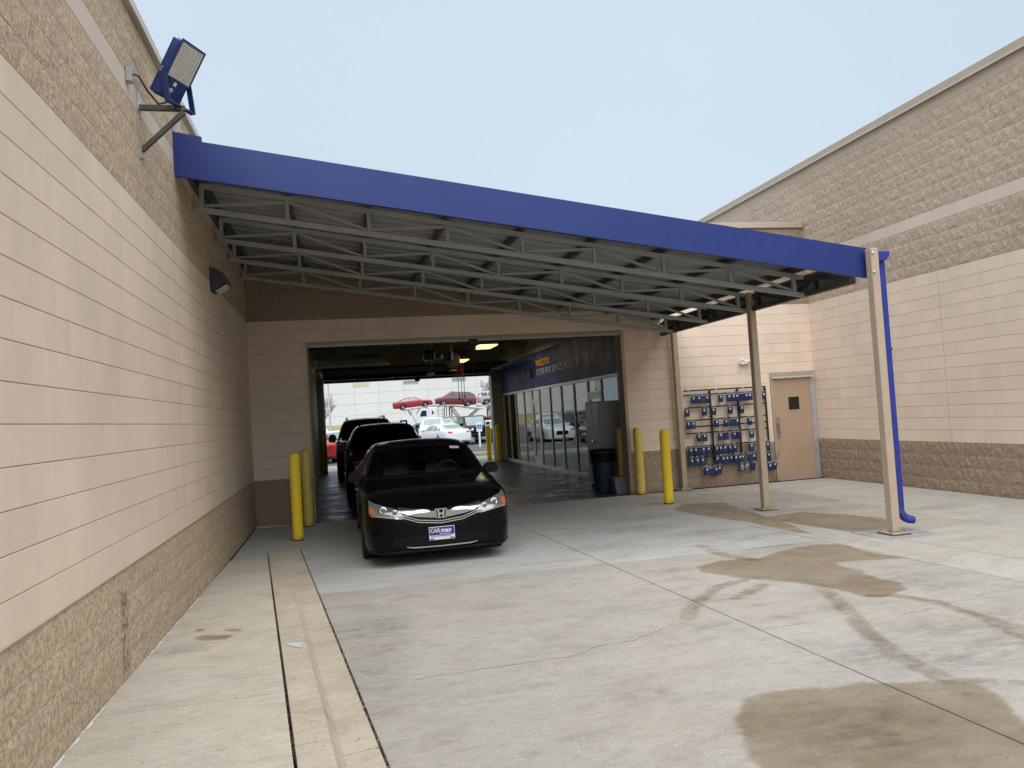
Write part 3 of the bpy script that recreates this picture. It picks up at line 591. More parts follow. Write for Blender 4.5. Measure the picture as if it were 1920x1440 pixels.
t = thing('door_opener', 'black motor unit hung from the ceiling in the middle of the bay', 'motor', (2.65, 22.6, 3.32)); MB().box((-.16, -.25, .1), (.16, .2, .38), .03).build('motor_housing', 'motor_black', t); MB().lathe([(.02, 0), (.13, .02), (.13, .12), (.05, .16)], 16, Matrix.Translation((.3, 0, .12))).build('chain_wheel', 'motor_black', t, 40)
MB().tube([(0, -.2, .1), (.05, -.22, -.1), (.0, -.2, -.28)], .02, 8).build('conduit', 'motor_black', t); [MB().bar((q, 0, .38), (q, 0, .7), .04).build('bracket', 'steel_grey', t) for q in (-.1, .1)]; MB().box((-.1, -.3, -.34), (.1, -.1, -.28), .01).build('junction_box', 'tube_white', t)
t = thing('hose_reel', 'black hose reel hung from the ceiling beside the red cords', 'hose reel', (3.35, 22.8, 3.42)); cyl = Matrix.Rotation(PI/2, 4, 'X')
MB().lathe([(.23, -.09), (.24, -.08), (.24, -.07), (.11, -.06), (.11, .06), (.24, .07), (.24, .08), (.23, .09)], 20, cyl).build('spool', 'motor_black', t, 40); MB().tube([(.14*math.cos(a), .03*math.sin(5*a), .14*math.sin(a)) for a in np.linspace(0, 6*PI, 60)], .018, 6).build('hose', 'trim_black', t, 40); [MB().bar((0, q, 0), (0, q, .6), .05).build('bracket', 'steel_grey', t) for q in (-.13, .13)]
MB().lathe([(.1, 0), (.12, .03), (.0, .05)], 14, Matrix.Translation((.02, 0, -.33))).build('nozzle_guard', 'tube_white', t, 40)
for k, (x, z0, lab) in enumerate(((3.66, 2.25, 'leftmost'), (3.76, 2.15, 'middle'), (3.84, 2.3, 'rightmost'))):
    t = thing('hanging_cord', lab+' of the three thin red cords hanging from the bay ceiling', 'cord', (x, 24, 4.015), 0, 'red cords hanging in the bay')
    MB().tube([(0, 0, 0), (.02, 0, -.6), (.03, 0, -1.1)], .011, 6).build('upper_cord', 'cord_red', t); MB().tube([(.03, 0, -1.1), (.04, 0, z0-3.9)], .009, 6).build('lower_cord', 'cord_black', t); MB().lathe([(.012, 0), (.02, .02), (.02, .10), (.012, .13)], 8, Matrix.Translation((.04, 0, z0-4.03))).build('grip', 'cord_black', t)
b = MB().box((2.46, 14.30, 3.06), (2.62, 14.42, 3.165), .01).lathe([(.04, 0), (.05, .02), (.05, .1), (.03, .12)], 12, Matrix.Translation((2.54, 14.36, 2.97)))
tag(b.build('camera_unit', 'motor_black', None, 40), 'small black sensor under the head of the garage opening', 'sensor')
# cabinet, bin, tote
t = thing('metal_cabinet', 'grey metal cabinet standing just inside the opening at right', 'cabinet', (5.62, 15.95, 0.003))
MB().box((-.28, -.45, .06), (.28, .45, 1.84), .01).build('carcass', 'cabinet_grey', t)
for k in (0, 1): d = MB().box((-.30, -.445+k*.45, .08), (-.282, -.005+k*.45, 1.82), .004).build('door', 'cabinet_grey', t); MB().lathe([(.02, 0), (.022, .02), (.012, .03)], 12, Matrix.Translation((-.30, -.03+k*.07, 1.0)) @ Matrix.Rotation(-PI/2, 4, 'Y')).build('lock', 'chrome', d, 40)
MB().box((-.29, -.46, 1.84), (.29, .46, 1.86), .004).build('top_panel', 'cabinet_grey', t)
for x in (-.24, .24):
    for y in (-.4, .4): MB().box((x-.03, y-.03, 0), (x+.03, y+.03, .06)).build('foot', 'black_steel', t)
t = thing('waste_bin', 'dark navy round waste bin with a liner in front of the grey cabinet', 'bin', (5.22, 15.12, .003))
MB().lathe([(.20, 0), (.205, .01), (.255, .80), (.28, .81), (.28, .85), (.262, .855), (.25, .83), (.20, .04)], 28).build('bin_body', 'can_navy', t, 40); MB().lathe([(.252, .62), (.266, .61), (.275, .80), (.285, .86), (.255, .87), (.2, .7)], 28).build('bin_liner', 'trim_black', t, 40)
for s in (-1, 1): MB().bar((s*.27, -.06, .70), (s*.27, .06, .70), .03, .05).build('handle', 'can_navy', t)
t = thing('storage_tote', 'small grey plastic tote on the floor beside the waste bin', 'tote', (5.45, 14.70, .003)); MB().prism([(-.17, 0), (.17, 0), (.21, .30), (-.21, .30)], 'y', -.13, .13).build('tub', 'tote_grey', t); MB().box((-.225, -.145, .30), (.225, .145, .325), .006).build('rim', 'tote_grey', t)

# ------------------------------------------------------------------ bollards
def bollard(x, y, h, mat, label, r=.085):
    t = thing('bollard', label, 'bollard', (x, y, .002), 0, 'yellow safety bollards')
    b = MB(); n = 36; prof = [(1., 0), (1., h-.09), (.97, h-.055), (.88, h-.025), (.66, h-.006), (.3, h), (.0, h+.002)]; rings = []
    for f, z in prof:
        ring = []
        for k in range(n):
            g = .955 if (k % 9) in (0, 1) and z < h-.04 else 1.; ring.append(b.bm.verts.new((max(r*f*g, 5e-4)*math.cos(2*PI*k/n), max(r*f*g, 5e-4)*math.sin(2*PI*k/n), z)))
        rings.append(ring)
    for a, c in zip(rings, rings[1:]):
        for k in range(n): b.bm.faces.new((a[k], a[(k+1) % n], c[(k+1) % n], c[k]))
    b.bm.faces.new(rings[-1]); b.build('sleeve', mat, t, 35); MB().lathe([(r*1.02, 0), (r*1.02, .02), (r*.9, .022)], 24).build('base_ring', 'bracket_brown', t, 40)
bollard(-.70, 12.25, 1.32, 'yellow', 'bright yellow bollard at left, nearest the kerb end')
bollard(-.60, 13.82, 1.33, 'yellow_faded', 'paler yellow bollard at left, close against the wall beside the opening')
bollard(5.62, 14.14, 1.30, 'yellow_faded', 'yellow bollard at right standing close to the wall beside the opening')
bollard(5.46, 12.50, 1.28, 'yellow', 'bright yellow bollard at right, nearest the canopy columns')
bollard(5.60, 15.02, 1.30, 'yellow_faded', 'yellow bollard just inside the opening beside the grey tote')
bollard(-.56, 27.9, 1.32, 'yellow', 'yellow bollard at the left jamb of the far opening')
bollard(5.52, 29.1, 1.32, 'yellow', 'left of the two yellow bollards at the far opening, outside it', .10)
bollard(5.70, 28.1, 1.32, 'yellow', 'right of the two yellow bollards at the far opening, inside it', .10)

# ------------------------------------------------------------------ canopy
cn = thing('canopy', 'steel truss canopy with blue fascia and tan columns over the drive', 'canopy', (6.31, 8.05, 0))
def cb(): return MB()
off = Vector((-6.31, -8.05, 0))
def cpart(b, name, mat, par=None, smooth=None):
    bmesh.ops.translate(b.bm, verts=b.bm.verts, vec=off); return b.build(name, mat, par or cn, smooth)
zt = lambda x: 4.61-.161*(x+1.45)             # truss top line
# fascia: folded blue sheet, three lengths
fx = [-1.515, 1.2, 3.8, 6.365]; fy = lambda x: 8.36-(x+1.52)*.0335; ftop = lambda x: 4.765-.168*(x+1.52); fbot = lambda x: 4.365-.1628*(x+1.52)
for a, c in zip(fx, fx[1:]):
    b = MB(); prof = [(0, 'b', 0), (0, 't', 0), (.06, 't', .0), (.06, 't', -.03), (.012, 't', -.03), (.012, 'b', .02), (.05, 'b', .02), (.05, 'b', 0)]
    rings = []
    for x in (a+.0006, c-.0006): rings.append([b.bm.verts.new((x, fy(x)+dy, (ftop(x) if k == 't' else fbot(x))+dz)) for dy, k, dz in prof])
    n = len(prof)
    for k in range(n): b.bm.faces.new((rings[0][k], rings[0][(k+1) % n], rings[1][(k+1) % n], rings[1][k]))
    b.bm.faces.new(rings[0]); b.bm.faces.new(rings[1][::-1]); cpart(b, 'fascia', 'canopy_blue')
b = MB().prism([(-1.518, 4.70), (-1.24, 4.70), (-1.24, 4.775), (-1.518, 4.825)], 'y', 8.36, 8.40); cpart(b, 'fascia_step', 'canopy_blue')
cpart(MB().box((-1.518, 8.37, 4.80), (-1.46, 8.46, 4.93)).bar((-1.44, 8.40, 4.82), (-1.50, 8.42, 4.95), .05, .01), 'flashing', 'galv')
# deck: ribbed roof panels running down the slope
ydk = np.linspace(8.42, 14.338, 8)
for a, c in zip(ydk, ydk[1:]):
    b = MB(); n = 3; pr = []; w = (c-a-.004)/n
    for k in range(n): y = a+k*w; pr += [(y, 0), (y+.03, .04), (y+.07, .04), (y+.10, 0)]
    pr.append((c-.004, 0)); th = .006; zd = lambda x: zt(x)+.095
    A = []
    for x in (-1.513, 6.36): A.append(([b.bm.verts.new((x, y, zd(x)+h_)) for y, h_ in pr], [b.bm.verts.new((x, y, zd(x)+h_+th)) for y, h_ in pr]))
    for k in range(len(pr)-1):
        for s in (0, 1): b.bm.faces.new((A[0][s][k], A[0][s][k+1], A[1][s][k+1], A[1][s][k]))
        for e in (0, 1): b.bm.faces.new((A[e][0][k], A[e][0][k+1], A[e][1][k+1], A[e][1][k]))
    cpart(b, 'roof_panel', 'deck_grey')
cpart(MB().bar((-1.51, 14.31, zt(-1.51)+.125), (6.36, 14.31, zt(6.36)+.125), .07, .16), 'light_stop_strip', 'deck_grey')  # strip added to block light leaking between deck and back wall
xv = np.linspace(-1.42, 6.15, 9)
for x in xv: cpart(MB().box((x-.03, 8.40, zt(x)+.004), (x+.03, 14.28, zt(x)+.088)), 'purlin', 'steel_dark')
cpart(MB().bar((-1.49, 8.45, zt(-1.49)-.02), (-1.49, 14.28, zt(-1.49)-.02), .05, .10), 'wall_ledger', 'steel_dark')
for ty in (9.40, 10.92, 12.25, 13.66):
    tb = cpart(MB().bar((-1.44, ty, zt(-1.44)-.03), (6.29, ty, zt(6.29)-.03), .05, .055).bar((-1.5, ty, zt(-1.5)-.315), (6.29, ty, zt(6.29)-.275), .065, .055), 'truss', 'steel_grey')
    zb_ = lambda x: zt(x)-.315+.04*(x+1.5)/7.6
    for k, x in enumerate(xv):
        b = MB().bar((x, ty, zt(x)-.056), (x, ty, zb_(x)+.026), .05, .045, (1, 0, 0)); bmesh.ops.translate(b.bm, verts=b.bm.verts, vec=off); b.build('upright', 'steel_grey', tb)
    for k, (xa, xb) in enumerate(zip(xv, xv[1:])):
        if k % 2 == 0: p, q = (xa+.03, ty, zb_(xa)+.045), (xb-.03, ty, zt(xb)-.075)
        else: p, q = (xa+.03, ty, zt(xa)-.075), (xb-.03, ty, zb_(xb)+.045)
        b = MB().bar(p, q, .038, .032); bmesh.ops.translate(b.bm, verts=b.bm.verts, vec=off); b.build('diagonal', 'steel_grey', tb)
cpart(MB().box((6.372, 8.40, 3.075), (6.380, 14.30, 3.375)), 'side_fascia', 'deck_grey')
eb = cpart(MB().bar((6.335, 8.42, 3.305), (6.335, 14.28, 3.305), .06, .05).bar((6.33, 8.42, 3.10), (6.33, 14.28, 3.10), .08, .06), 'edge_beam', 'steel_dark')
ys = np.linspace(8.45, 14.25, 9)
for k, (a, c) in enumerate(zip(ys, ys[1:])):
    p, q = ((6.335, a, 3.13), (6.335, c, 3.28)) if k % 2 == 0 else ((6.335, a, 3.28), (6.335, c, 3.13)); b = MB().bar(p, q, .035, .035).bar((6.335, a, 3.13), (6.335, a, 3.28), .04, .04); bmesh.ops.translate(b.bm, verts=b.bm.verts, vec=off); b.build('beam_web', 'steel_dark', eb)
for k, (y, top, dx) in enumerate(((8.0, 3.42, 0.), (10.82, 3.36, 0.), (14.2, 3.272, .24))):
    z0 = float(rz_(6.3, y)); b = MB().box((6.258+dx, y-.055, z0+.028), (6.362+dx, y+.055, top), .008); c = cpart(b, 'column', 'post_tan')
    b = MB().box((6.19+dx, y-.13, z0+.014), (6.43+dx, y+.13, z0+.028), .003); bmesh.ops.translate(b.bm, verts=b.bm.verts, vec=off); b.build('base_plate', 'post_tan', c)
    b = MB().box((6.18+dx, y-.14, z0+.001), (6.44+dx, y+.14, z0+.013)); bmesh.ops.translate(b.bm, verts=b.bm.verts, vec=off); b.build('grout_pad', 'steel_dark', c)
    for sx in (-.09, .09):
        for sy in (-.10, .10):
            b = MB().lathe([(.016, z0+.028), (.016, z0+.042), (.008, z0+.043), (.008, z0+.065)], 8, Matrix.Translation((6.31+dx+sx, y+sy, 0))); bmesh.ops.translate(b.bm, verts=b.bm.verts, vec=off); b.build('anchor_bolt', 'galv', c)
    if k == 0:
        for z in (3.36, 3.13):
            b = MB().lathe([(.016, 0), (.016, .012), (.009, .018)], 8, Matrix.Translation((6.275, y-.06, z)) @ Matrix.Rotation(PI/2, 4, 'X')); bmesh.ops.translate(b.bm, verts=b.bm.verts, vec=off); b.build('bolt', 'alu', c)
cpart(MB().bar((6.33, 14.2, 3.17), (6.50, 14.2, 3.17), .06, .08), 'column_bracket', 'steel_dark')
b = MB().prism([(6.40, 3.28), (6.50, 3.28), (6.55, 3.33), (6.56, 3.39), (6.545, 3.39), (6.53, 3.335), (6.49, 3.295), (6.415, 3.295), (6.415, 3.385), (6.40, 3.385)], 'y', 8.02, 14.25); cpart(b, 'gutter', 'gutter_blue')
b = MB().prism([(6.40, 3.28), (6.50, 3.28), (6.55, 3.33), (6.56, 3.39), (6.40, 3.385)], 'y', 8.0, 8.02); cpart(b, 'gutter_end', 'gutter_blue')
ds = thing('downspout', 'blue rain downspout behind the nearest tan column', 'downspout', (6.482, 8.10, 0))
MB().prism([(-.04, -.045), (-.035, -.05), (.035, -.05), (.04, -.045), (.04, .045), (-.04, .045)], 'z', .30, 3.285).build('pipe', 'gutter_blue', ds)
for z in (.62, 2.2): MB().box((-.047, -.055, z), (.047, .05, z+.03)).build('strap', 'gutter_blue', ds)
b = MB(); pts = []
for k in range(13):
    a = k/12*R(75); pts.append((.13*(1-math.cos(a)), -.02*math.sin(a), .32-.16*math.sin(a)))
pts += [(.13*(1-math.cos(R(75)))+.07, -.03, .148)]
b.tube(pts, [(.046 if k % 2 else .052) for k in range(14)], 10); b.build('elbow', 'gutter_blue', ds, 30)
# ------------------------------------------------------------------ wall lights
fl = thing('flood_light', 'blue LED flood light on a brown bracket high on the left wall', 'flood light', (XL, 6.95, 4.5))
MB().box((0.002, -.05, -.03), (.012, .05, .12)).build('wall_plate', 'galv', fl); MB().bar((.012, 0, 0), (.37, 0, 0), .045, .04).build('arm', 'bracket_brown', fl)
MB().bar((.012, 0, -.37), (.36, 0, -.03), .04, .035).build('brace', 'bracket_brown', fl); MB().box((.002, -.03, -.44), (.014, .03, -.35)).build('brace_foot', 'galv', fl)
A = Vector((.447, .894, 0)); N_ = Vector((.894, -.447, 0)); th = R(33); UP = (N_*math.sin(th)+Vector((0, 0, 1))*math.cos(th)); FN = (N_*math.cos(th)-Vector((0, 0, 1))*math.sin(th))
HC = Vector((.335, -.03, .30)); HM = Matrix(((A.x, UP.x, FN.x, HC.x), (A.y, UP.y, FN.y, HC.y), (A.z, UP.z, FN.z, HC.z), (0, 0, 0, 1)))
def hp(b, name, mat, sm=None):
    bmesh.ops.transform(b.bm, matrix=HM, verts=b.bm.verts); return b.build(name, mat, fl, sm)
hp(MB().box((-.15, -.25, -.045), (.15, .25, .03), .018).box((-.13, -.24, -.085), (.13, -.05, -.045), .01), 'lamp_head', 'flood_blue')
hp(MB().box((-.15, .245, .03), (.15, .262, .038)).box((-.15, -.075, .03), (.15, -.065, .036)).box((-.152, -.07, .03), (-.138, .25, .036)).box((.138, -.07, .03), (.152, .25, .036)), 'bezel', 'flood_blue')
ln = hp(MB().box((-.137, -.063, .029), (.137, .243, .033)), 'lens', 'led_glass')
b = MB()
for i in range(9):
    for j in range(15): b.box((-.124+i*.0285, -.052+j*.0193, .0335), (-.104+i*.0285, -.041+j*.0193, .0375))
o = hp(b, 'led_array', 'led_dot'); o['kind'] = 'stuff'
for k in range(7): hp(MB().box((-.12+k*.04-.004, -.02, -.085), (-.12+k*.04+.004, .24, -.046)), 'heat_fin', 'flood_blue')
hp(MB().box((-.03, -.12, .03), (.005, -.085, .032)), 'sticker', 'white_plastic'); hp(MB().lathe([(.02, .03), (.022, .035), (.012, .045)], 14, Matrix.Translation((-.03, -.165, 0))), 'sensor_eye', 'led_glass', 40)
yb_ = Vector((.335, 0, .005))
for s in (-1, 1):
    p0 = yb_+A*s*.165; p1 = HC+A*s*.165-UP*.05; MB().bar(p0, p1, .008, .05, N_).build('yoke_arm', 'flood_blue', fl)
MB().bar(yb_-A*.17+Vector((0, 0, .005)), yb_+A*.17+Vector((0, 0, .005)), .05, .008).build('yoke_base', 'flood_blue', fl)
MB().box((.0, -.42, .05), (.05, -.34, .17), .008).build('outlet_box', 'steel_grey', fl)
MB().tube([(.05, -.38, .12), (.09, -.36, .115), (.14, -.28, .02), (.19, -.16, -.03), (.24, -.08, .02), (.28, -.04, .06)], .008, 8).build('cable', 'cord_black', fl, 40)
wp = thing('wall_pack', 'dark bronze wall pack light on the left wall under the canopy', 'wall light', (XL, 10.55, 3.66))
MB().prism([(0, -.13), (.05, -.13), (.20, -.04), (.22, .0), (.16, .09), (.07, .15), (0, .16)], 'y', -.16, .16).build('housing', 'pack_bronze', wp); MB().prism([(.06, -.135), (.205, -.05), (.20, -.075), (.07, -.15)], 'y', -.13, .13).build('lens', 'pack_lens', wp)
MB().box((.001, -.17, -.14), (.012, .17, .17)).build('back_plate', 'pack_bronze', wp)
sl_ = thing('security_light', 'small white twin-head emergency light on the wall above the rack', 'security light', (8.1, YB-.006, 2.42))
MB().box((-.09, -.06, 0), (.09, 0, .09), .012).build('housing', 'white_plastic', sl_)
for s in (-1, 1): MB().lathe([(.02, -.02), (.05, .02), (.055, .06), (.045, .065), (.0, .05)], 16, Matrix.Translation((s*.075, -.10, .06)) @ Matrix.Rotation(R(100), 4, 'X') @ Matrix.Rotation(s*R(25), 4, 'Y')).build('lamp_head', 'white_plastic', sl_, 40)
# ------------------------------------------------------------------ service door
dr = thing('service_door', 'tan steel door with a small dark window at the right end of the back wall', 'door', (8.68, YB, 0))
MB().box((0, -.01, 0.002), (.05, .12, 2.19)).box((.05, -.01, 2.13), (.96, .12, 2.19)).build('door_frame', 'post_tan', dr); MB().box((.96, -.012, .002), (1.005, .12, 2.19)).build('frame_jamb', 'alu', dr)
lf = MB().box((.055, .02, .015), (.92, .065, 2.125), .003).build('door_leaf', 'door_tan', dr)
MB().box((.92, .0, .015), (.958, .06, 2.125)).build('hinge_strip', 'alu', dr); MB().prism([(-.02, 2.115), (-.055, 2.10), (-.055, 2.112), (-.02, 2.135)], 'x', .03, .97).build('drip_cap', 'alu', dr); MB().box((.05, -.03, .002), (.96, .1, .014)).build('threshold', 'alu', dr)
MB().box((.37, .012, 1.42), (.66, .019, 1.73)).build('window_frame', 'door_tan', lf); MB().box((.395, .006, 1.445), (.635, .0115, 1.705)).build('window_pane', 'glass_dark', lf)
MB().box((.075, .014, .86), (.165, .0195, 1.30)).build('pull_plate', 'door_pull', lf); MB().tube([(.12, .014, .98), (.12, -.03, 1.0), (.12, -.03, 1.16), (.12, .014, 1.18)], .012, 8).build('pull_handle', 'chrome', lf, 40); MB().lathe([(.016, 0), (.016, .006)], 12, Matrix.Translation((.12, .014, .925)) @ Matrix.Rotation(PI/2, 4, 'X')).build('lock_cylinder', 'alu', lf)
# ------------------------------------------------------------------ rack and hanging tags
rk_ = thing('wall_rack', 'black metal bar rack bolted to the back wall beside the door', 'rack', (6.7, YB-.012, 0))
YR = -.05
for x in (.58, 1.19, 1.81): MB().bar((x, YR, .55 if x < 1.8 else .42), (x, YR, 1.96), .032, .025, (0, 1, 0)).build('upright', 'black_steel', rk_)
rails = (1.95, 1.86, 1.61, 1.36, 1.23, 1.10, .84, .63)
for z in rails: MB().bar((0, YR-.025, z), (1.81, YR-.025, z), .02, .028).build('rail', 'black_steel', rk_)
for x in (.1, .7, 1.3, 1.7):
    for z in (1.95, 1.23, .63): MB().lathe([(.014, 0), (.014, .008), (.006, .012)], 8, Matrix.Translation((x, YR-.035, z)) @ Matrix.Rotation(PI/2, 4, 'X')).build('screw', 'alu', rk_)
for x in (.58, 1.19, 1.81):
    for z in (1.9, .7): MB().bar((x, YR, z), (x, .005, z), .03, .03, (1, 0, 0)).build('standoff', 'black_steel', rk_)
TAGM = {}
for col in ('tag_blue', 'tag_teal'):
    b = MB().box((-.042, -.028, -.135), (.042, .0, -.012), .006).box((-.036, -.034, -.128), (.036, -.0285, -.075), .003); m1 = b.mesh('case', col)
    b = MB().tube([(-.02, -.012, -.012), (-.02, -.012, .012), (-.012, -.008, .022), (.012, -.008, .022), (.02, -.012, .012), (.02, -.012, -.012)], .006, 6); m2 = b.mesh('shackle', 'steel_grey', 40)
    m3 = MB().box((-.012, -.031, -.06), (.012, -.0286, -.028)).mesh('sticker', 'white_plastic'); TAGM[col] = (m1, m2, m3)
ORD = ['leftmost', 'second', 'third', 'fourth', 'fifth', 'sixth', 'seventh', 'eighth', 'ninth', 'tenth', 'eleventh', 'twelfth', 'thirteenth']
ROWN = ['top', 'second', 'third', 'fourth', 'fifth', 'sixth']
rows = [(1.86, [6.89, 7.0, 7.1, 7.19, 7.48, 7.67, 7.76, 7.85, 7.95, 8.04, 8.13, 8.43]), (1.61, [6.73, 7.11, 7.31, 7.67, 7.93]), (1.36, [6.75, 6.85, 7.35, 7.56, 7.70, 7.80, 8.08]), (1.10, [6.95, 7.07, 7.43, 7.54, 7.73, 7.83, 8.11]), (.84, [6.76, 6.86, 6.95, 7.04, 7.14, 7.31, 7.41, 7.52, 7.61, 7.71, 8.1, 8.45]), (.63, [6.76, 6.87, 7.0, 7.33, 7.43, 7.53, 7.62, 7.71, 7.80, 7.89, 8.03, 8.13, 8.45])]
def tag_box(x, z, label, tilt=0., fwd=0., col=None):
    col = col or random.choice(['tag_blue', 'tag_blue', 'tag_teal']); m = TAGM[col]
    t = thing('lock_box', label, 'lock box', (x, YB-.1-fwd, z), 0, 'blue lock boxes hung on the rack'); t.rotation_euler = (random.uniform(-.05, .02), tilt, random.uniform(-.12, .12)); t.scale = (1.22, 1.15, 1.18)
    inst('case', m[0], t); inst('shackle', m[1], t)
    if random.random() < .8: inst('sticker', m[2], t, (random.choice([0, .008, -.006]), 0, 0))
    return t
for ri, (z, xs) in enumerate(rows):
    for i, x in enumerate(xs):
        lab = f'blue lock box, {"leftmost" if i == 0 else ORD[i]+" from left"} in the {ROWN[ri] if ri < 5 else "lowest rail"} row of the black rack' if ri < 5 else f'blue lock box, {"leftmost" if i == 0 else ORD[i]+" from left"} on the lowest rail of the black rack'
        tag_box(x, z-.012, lab, random.uniform(-.05, .05) if ri < 4 else random.uniform(-.35, .35)*(random.random() < .45), (.03 if ri == 5 and i % 3 == 1 else 0))
for i, (x, z) in enumerate(((7.06, .42), (7.15, .40), (7.25, .41), (7.36, .43), (7.84, .44), (7.96, .45), (8.09, .44), (8.46, .40), (8.59, .41))):
    t = tag_box(x, z, f'blue lock box, {"leftmost" if i == 0 else ORD[i]+" from left"} of those dangling on cables below the rack', random.uniform(-.5, .5), .02, 'tag_blue')
    MB().tube([(0, 0, .02), (random.uniform(-.03, .03), .01, .10), (random.uniform(-.05, .05), .02, .60-z)], .005, 6).build('cable', 'cord_black', t)
    if i in (4, 5): MB().box((-.03, -.04, -.12), (-.012, -.0345, -.02)).box((.01, -.04, -.125), (.026, -.0345, -.03)).build('key_tag', 'car_silver', t)

# ------------------------------------------------------------------ cars
def pchip(T, t, Y):
    """monotone cubic through (T, Y) sampled at t; Y may have trailing axes"""
    h = np.diff(T); sh = (-1,)+(1,)*(Y.ndim-1); d = np.diff(Y, axis=0)/h.reshape(sh); m = np.zeros_like(Y)
    a, b = d[:-1], d[1:]; ok = a*b > 0; m[1:-1] = np.where(ok, 2*a*b/np.where(ok, a+b, 1), 0); m[0] = d[0]; m[-1] = d[-1]
    i = np.clip(np.searchsorted(T, t, side='right')-1, 0, len(T)-2); s = ((t-T[i])/h[i]).reshape((-1,)+(1,)*(Y.ndim-1)); hh = h[i].reshape(s.shape)
    return (1+2*s)*(1-s)**2*Y[i]+s*(1-s)**2*hh*m[i]+s*s*(3-2*s)*Y[i+1]+s*s*(s-1)*hh*m[i+1]
def body_grid(st, nu, nv):
    """st rows: y, w, zb, zh, wt, zt, crown -> dense half grid"""
    C = []
    for (y, w, zb, zh, wt, zt_, cr) in st:
        zm = zb+.52*(zh-zb)
        C.append([(0, y, zb), (.93*w, y, zb), (.982*w, y, zb+.10*(zh-zb)), (w, y, zm), (.99*w, y, zh-.035), (max(.945*w, wt), y, zh+.10*(zt_-zh)+.008), (wt+.0, y, zt_), (.6*wt, y, zt_+.72*cr), (0, y, zt_+cr)])
    C = np.array(C); T = np.arange(len(C), dtype=float); t = np.linspace(0, len(C)-1, (len(C)-1)*nu+1); D = pchip(T, t, C)
    D = np.swapaxes(D, 0, 1); T2 = np.arange(9.); t2 = np.linspace(0, 8, 8*nv+1); D = pchip(T2, t2, D); return np.swapaxes(D, 0, 1)   # (stations, profile, 3)
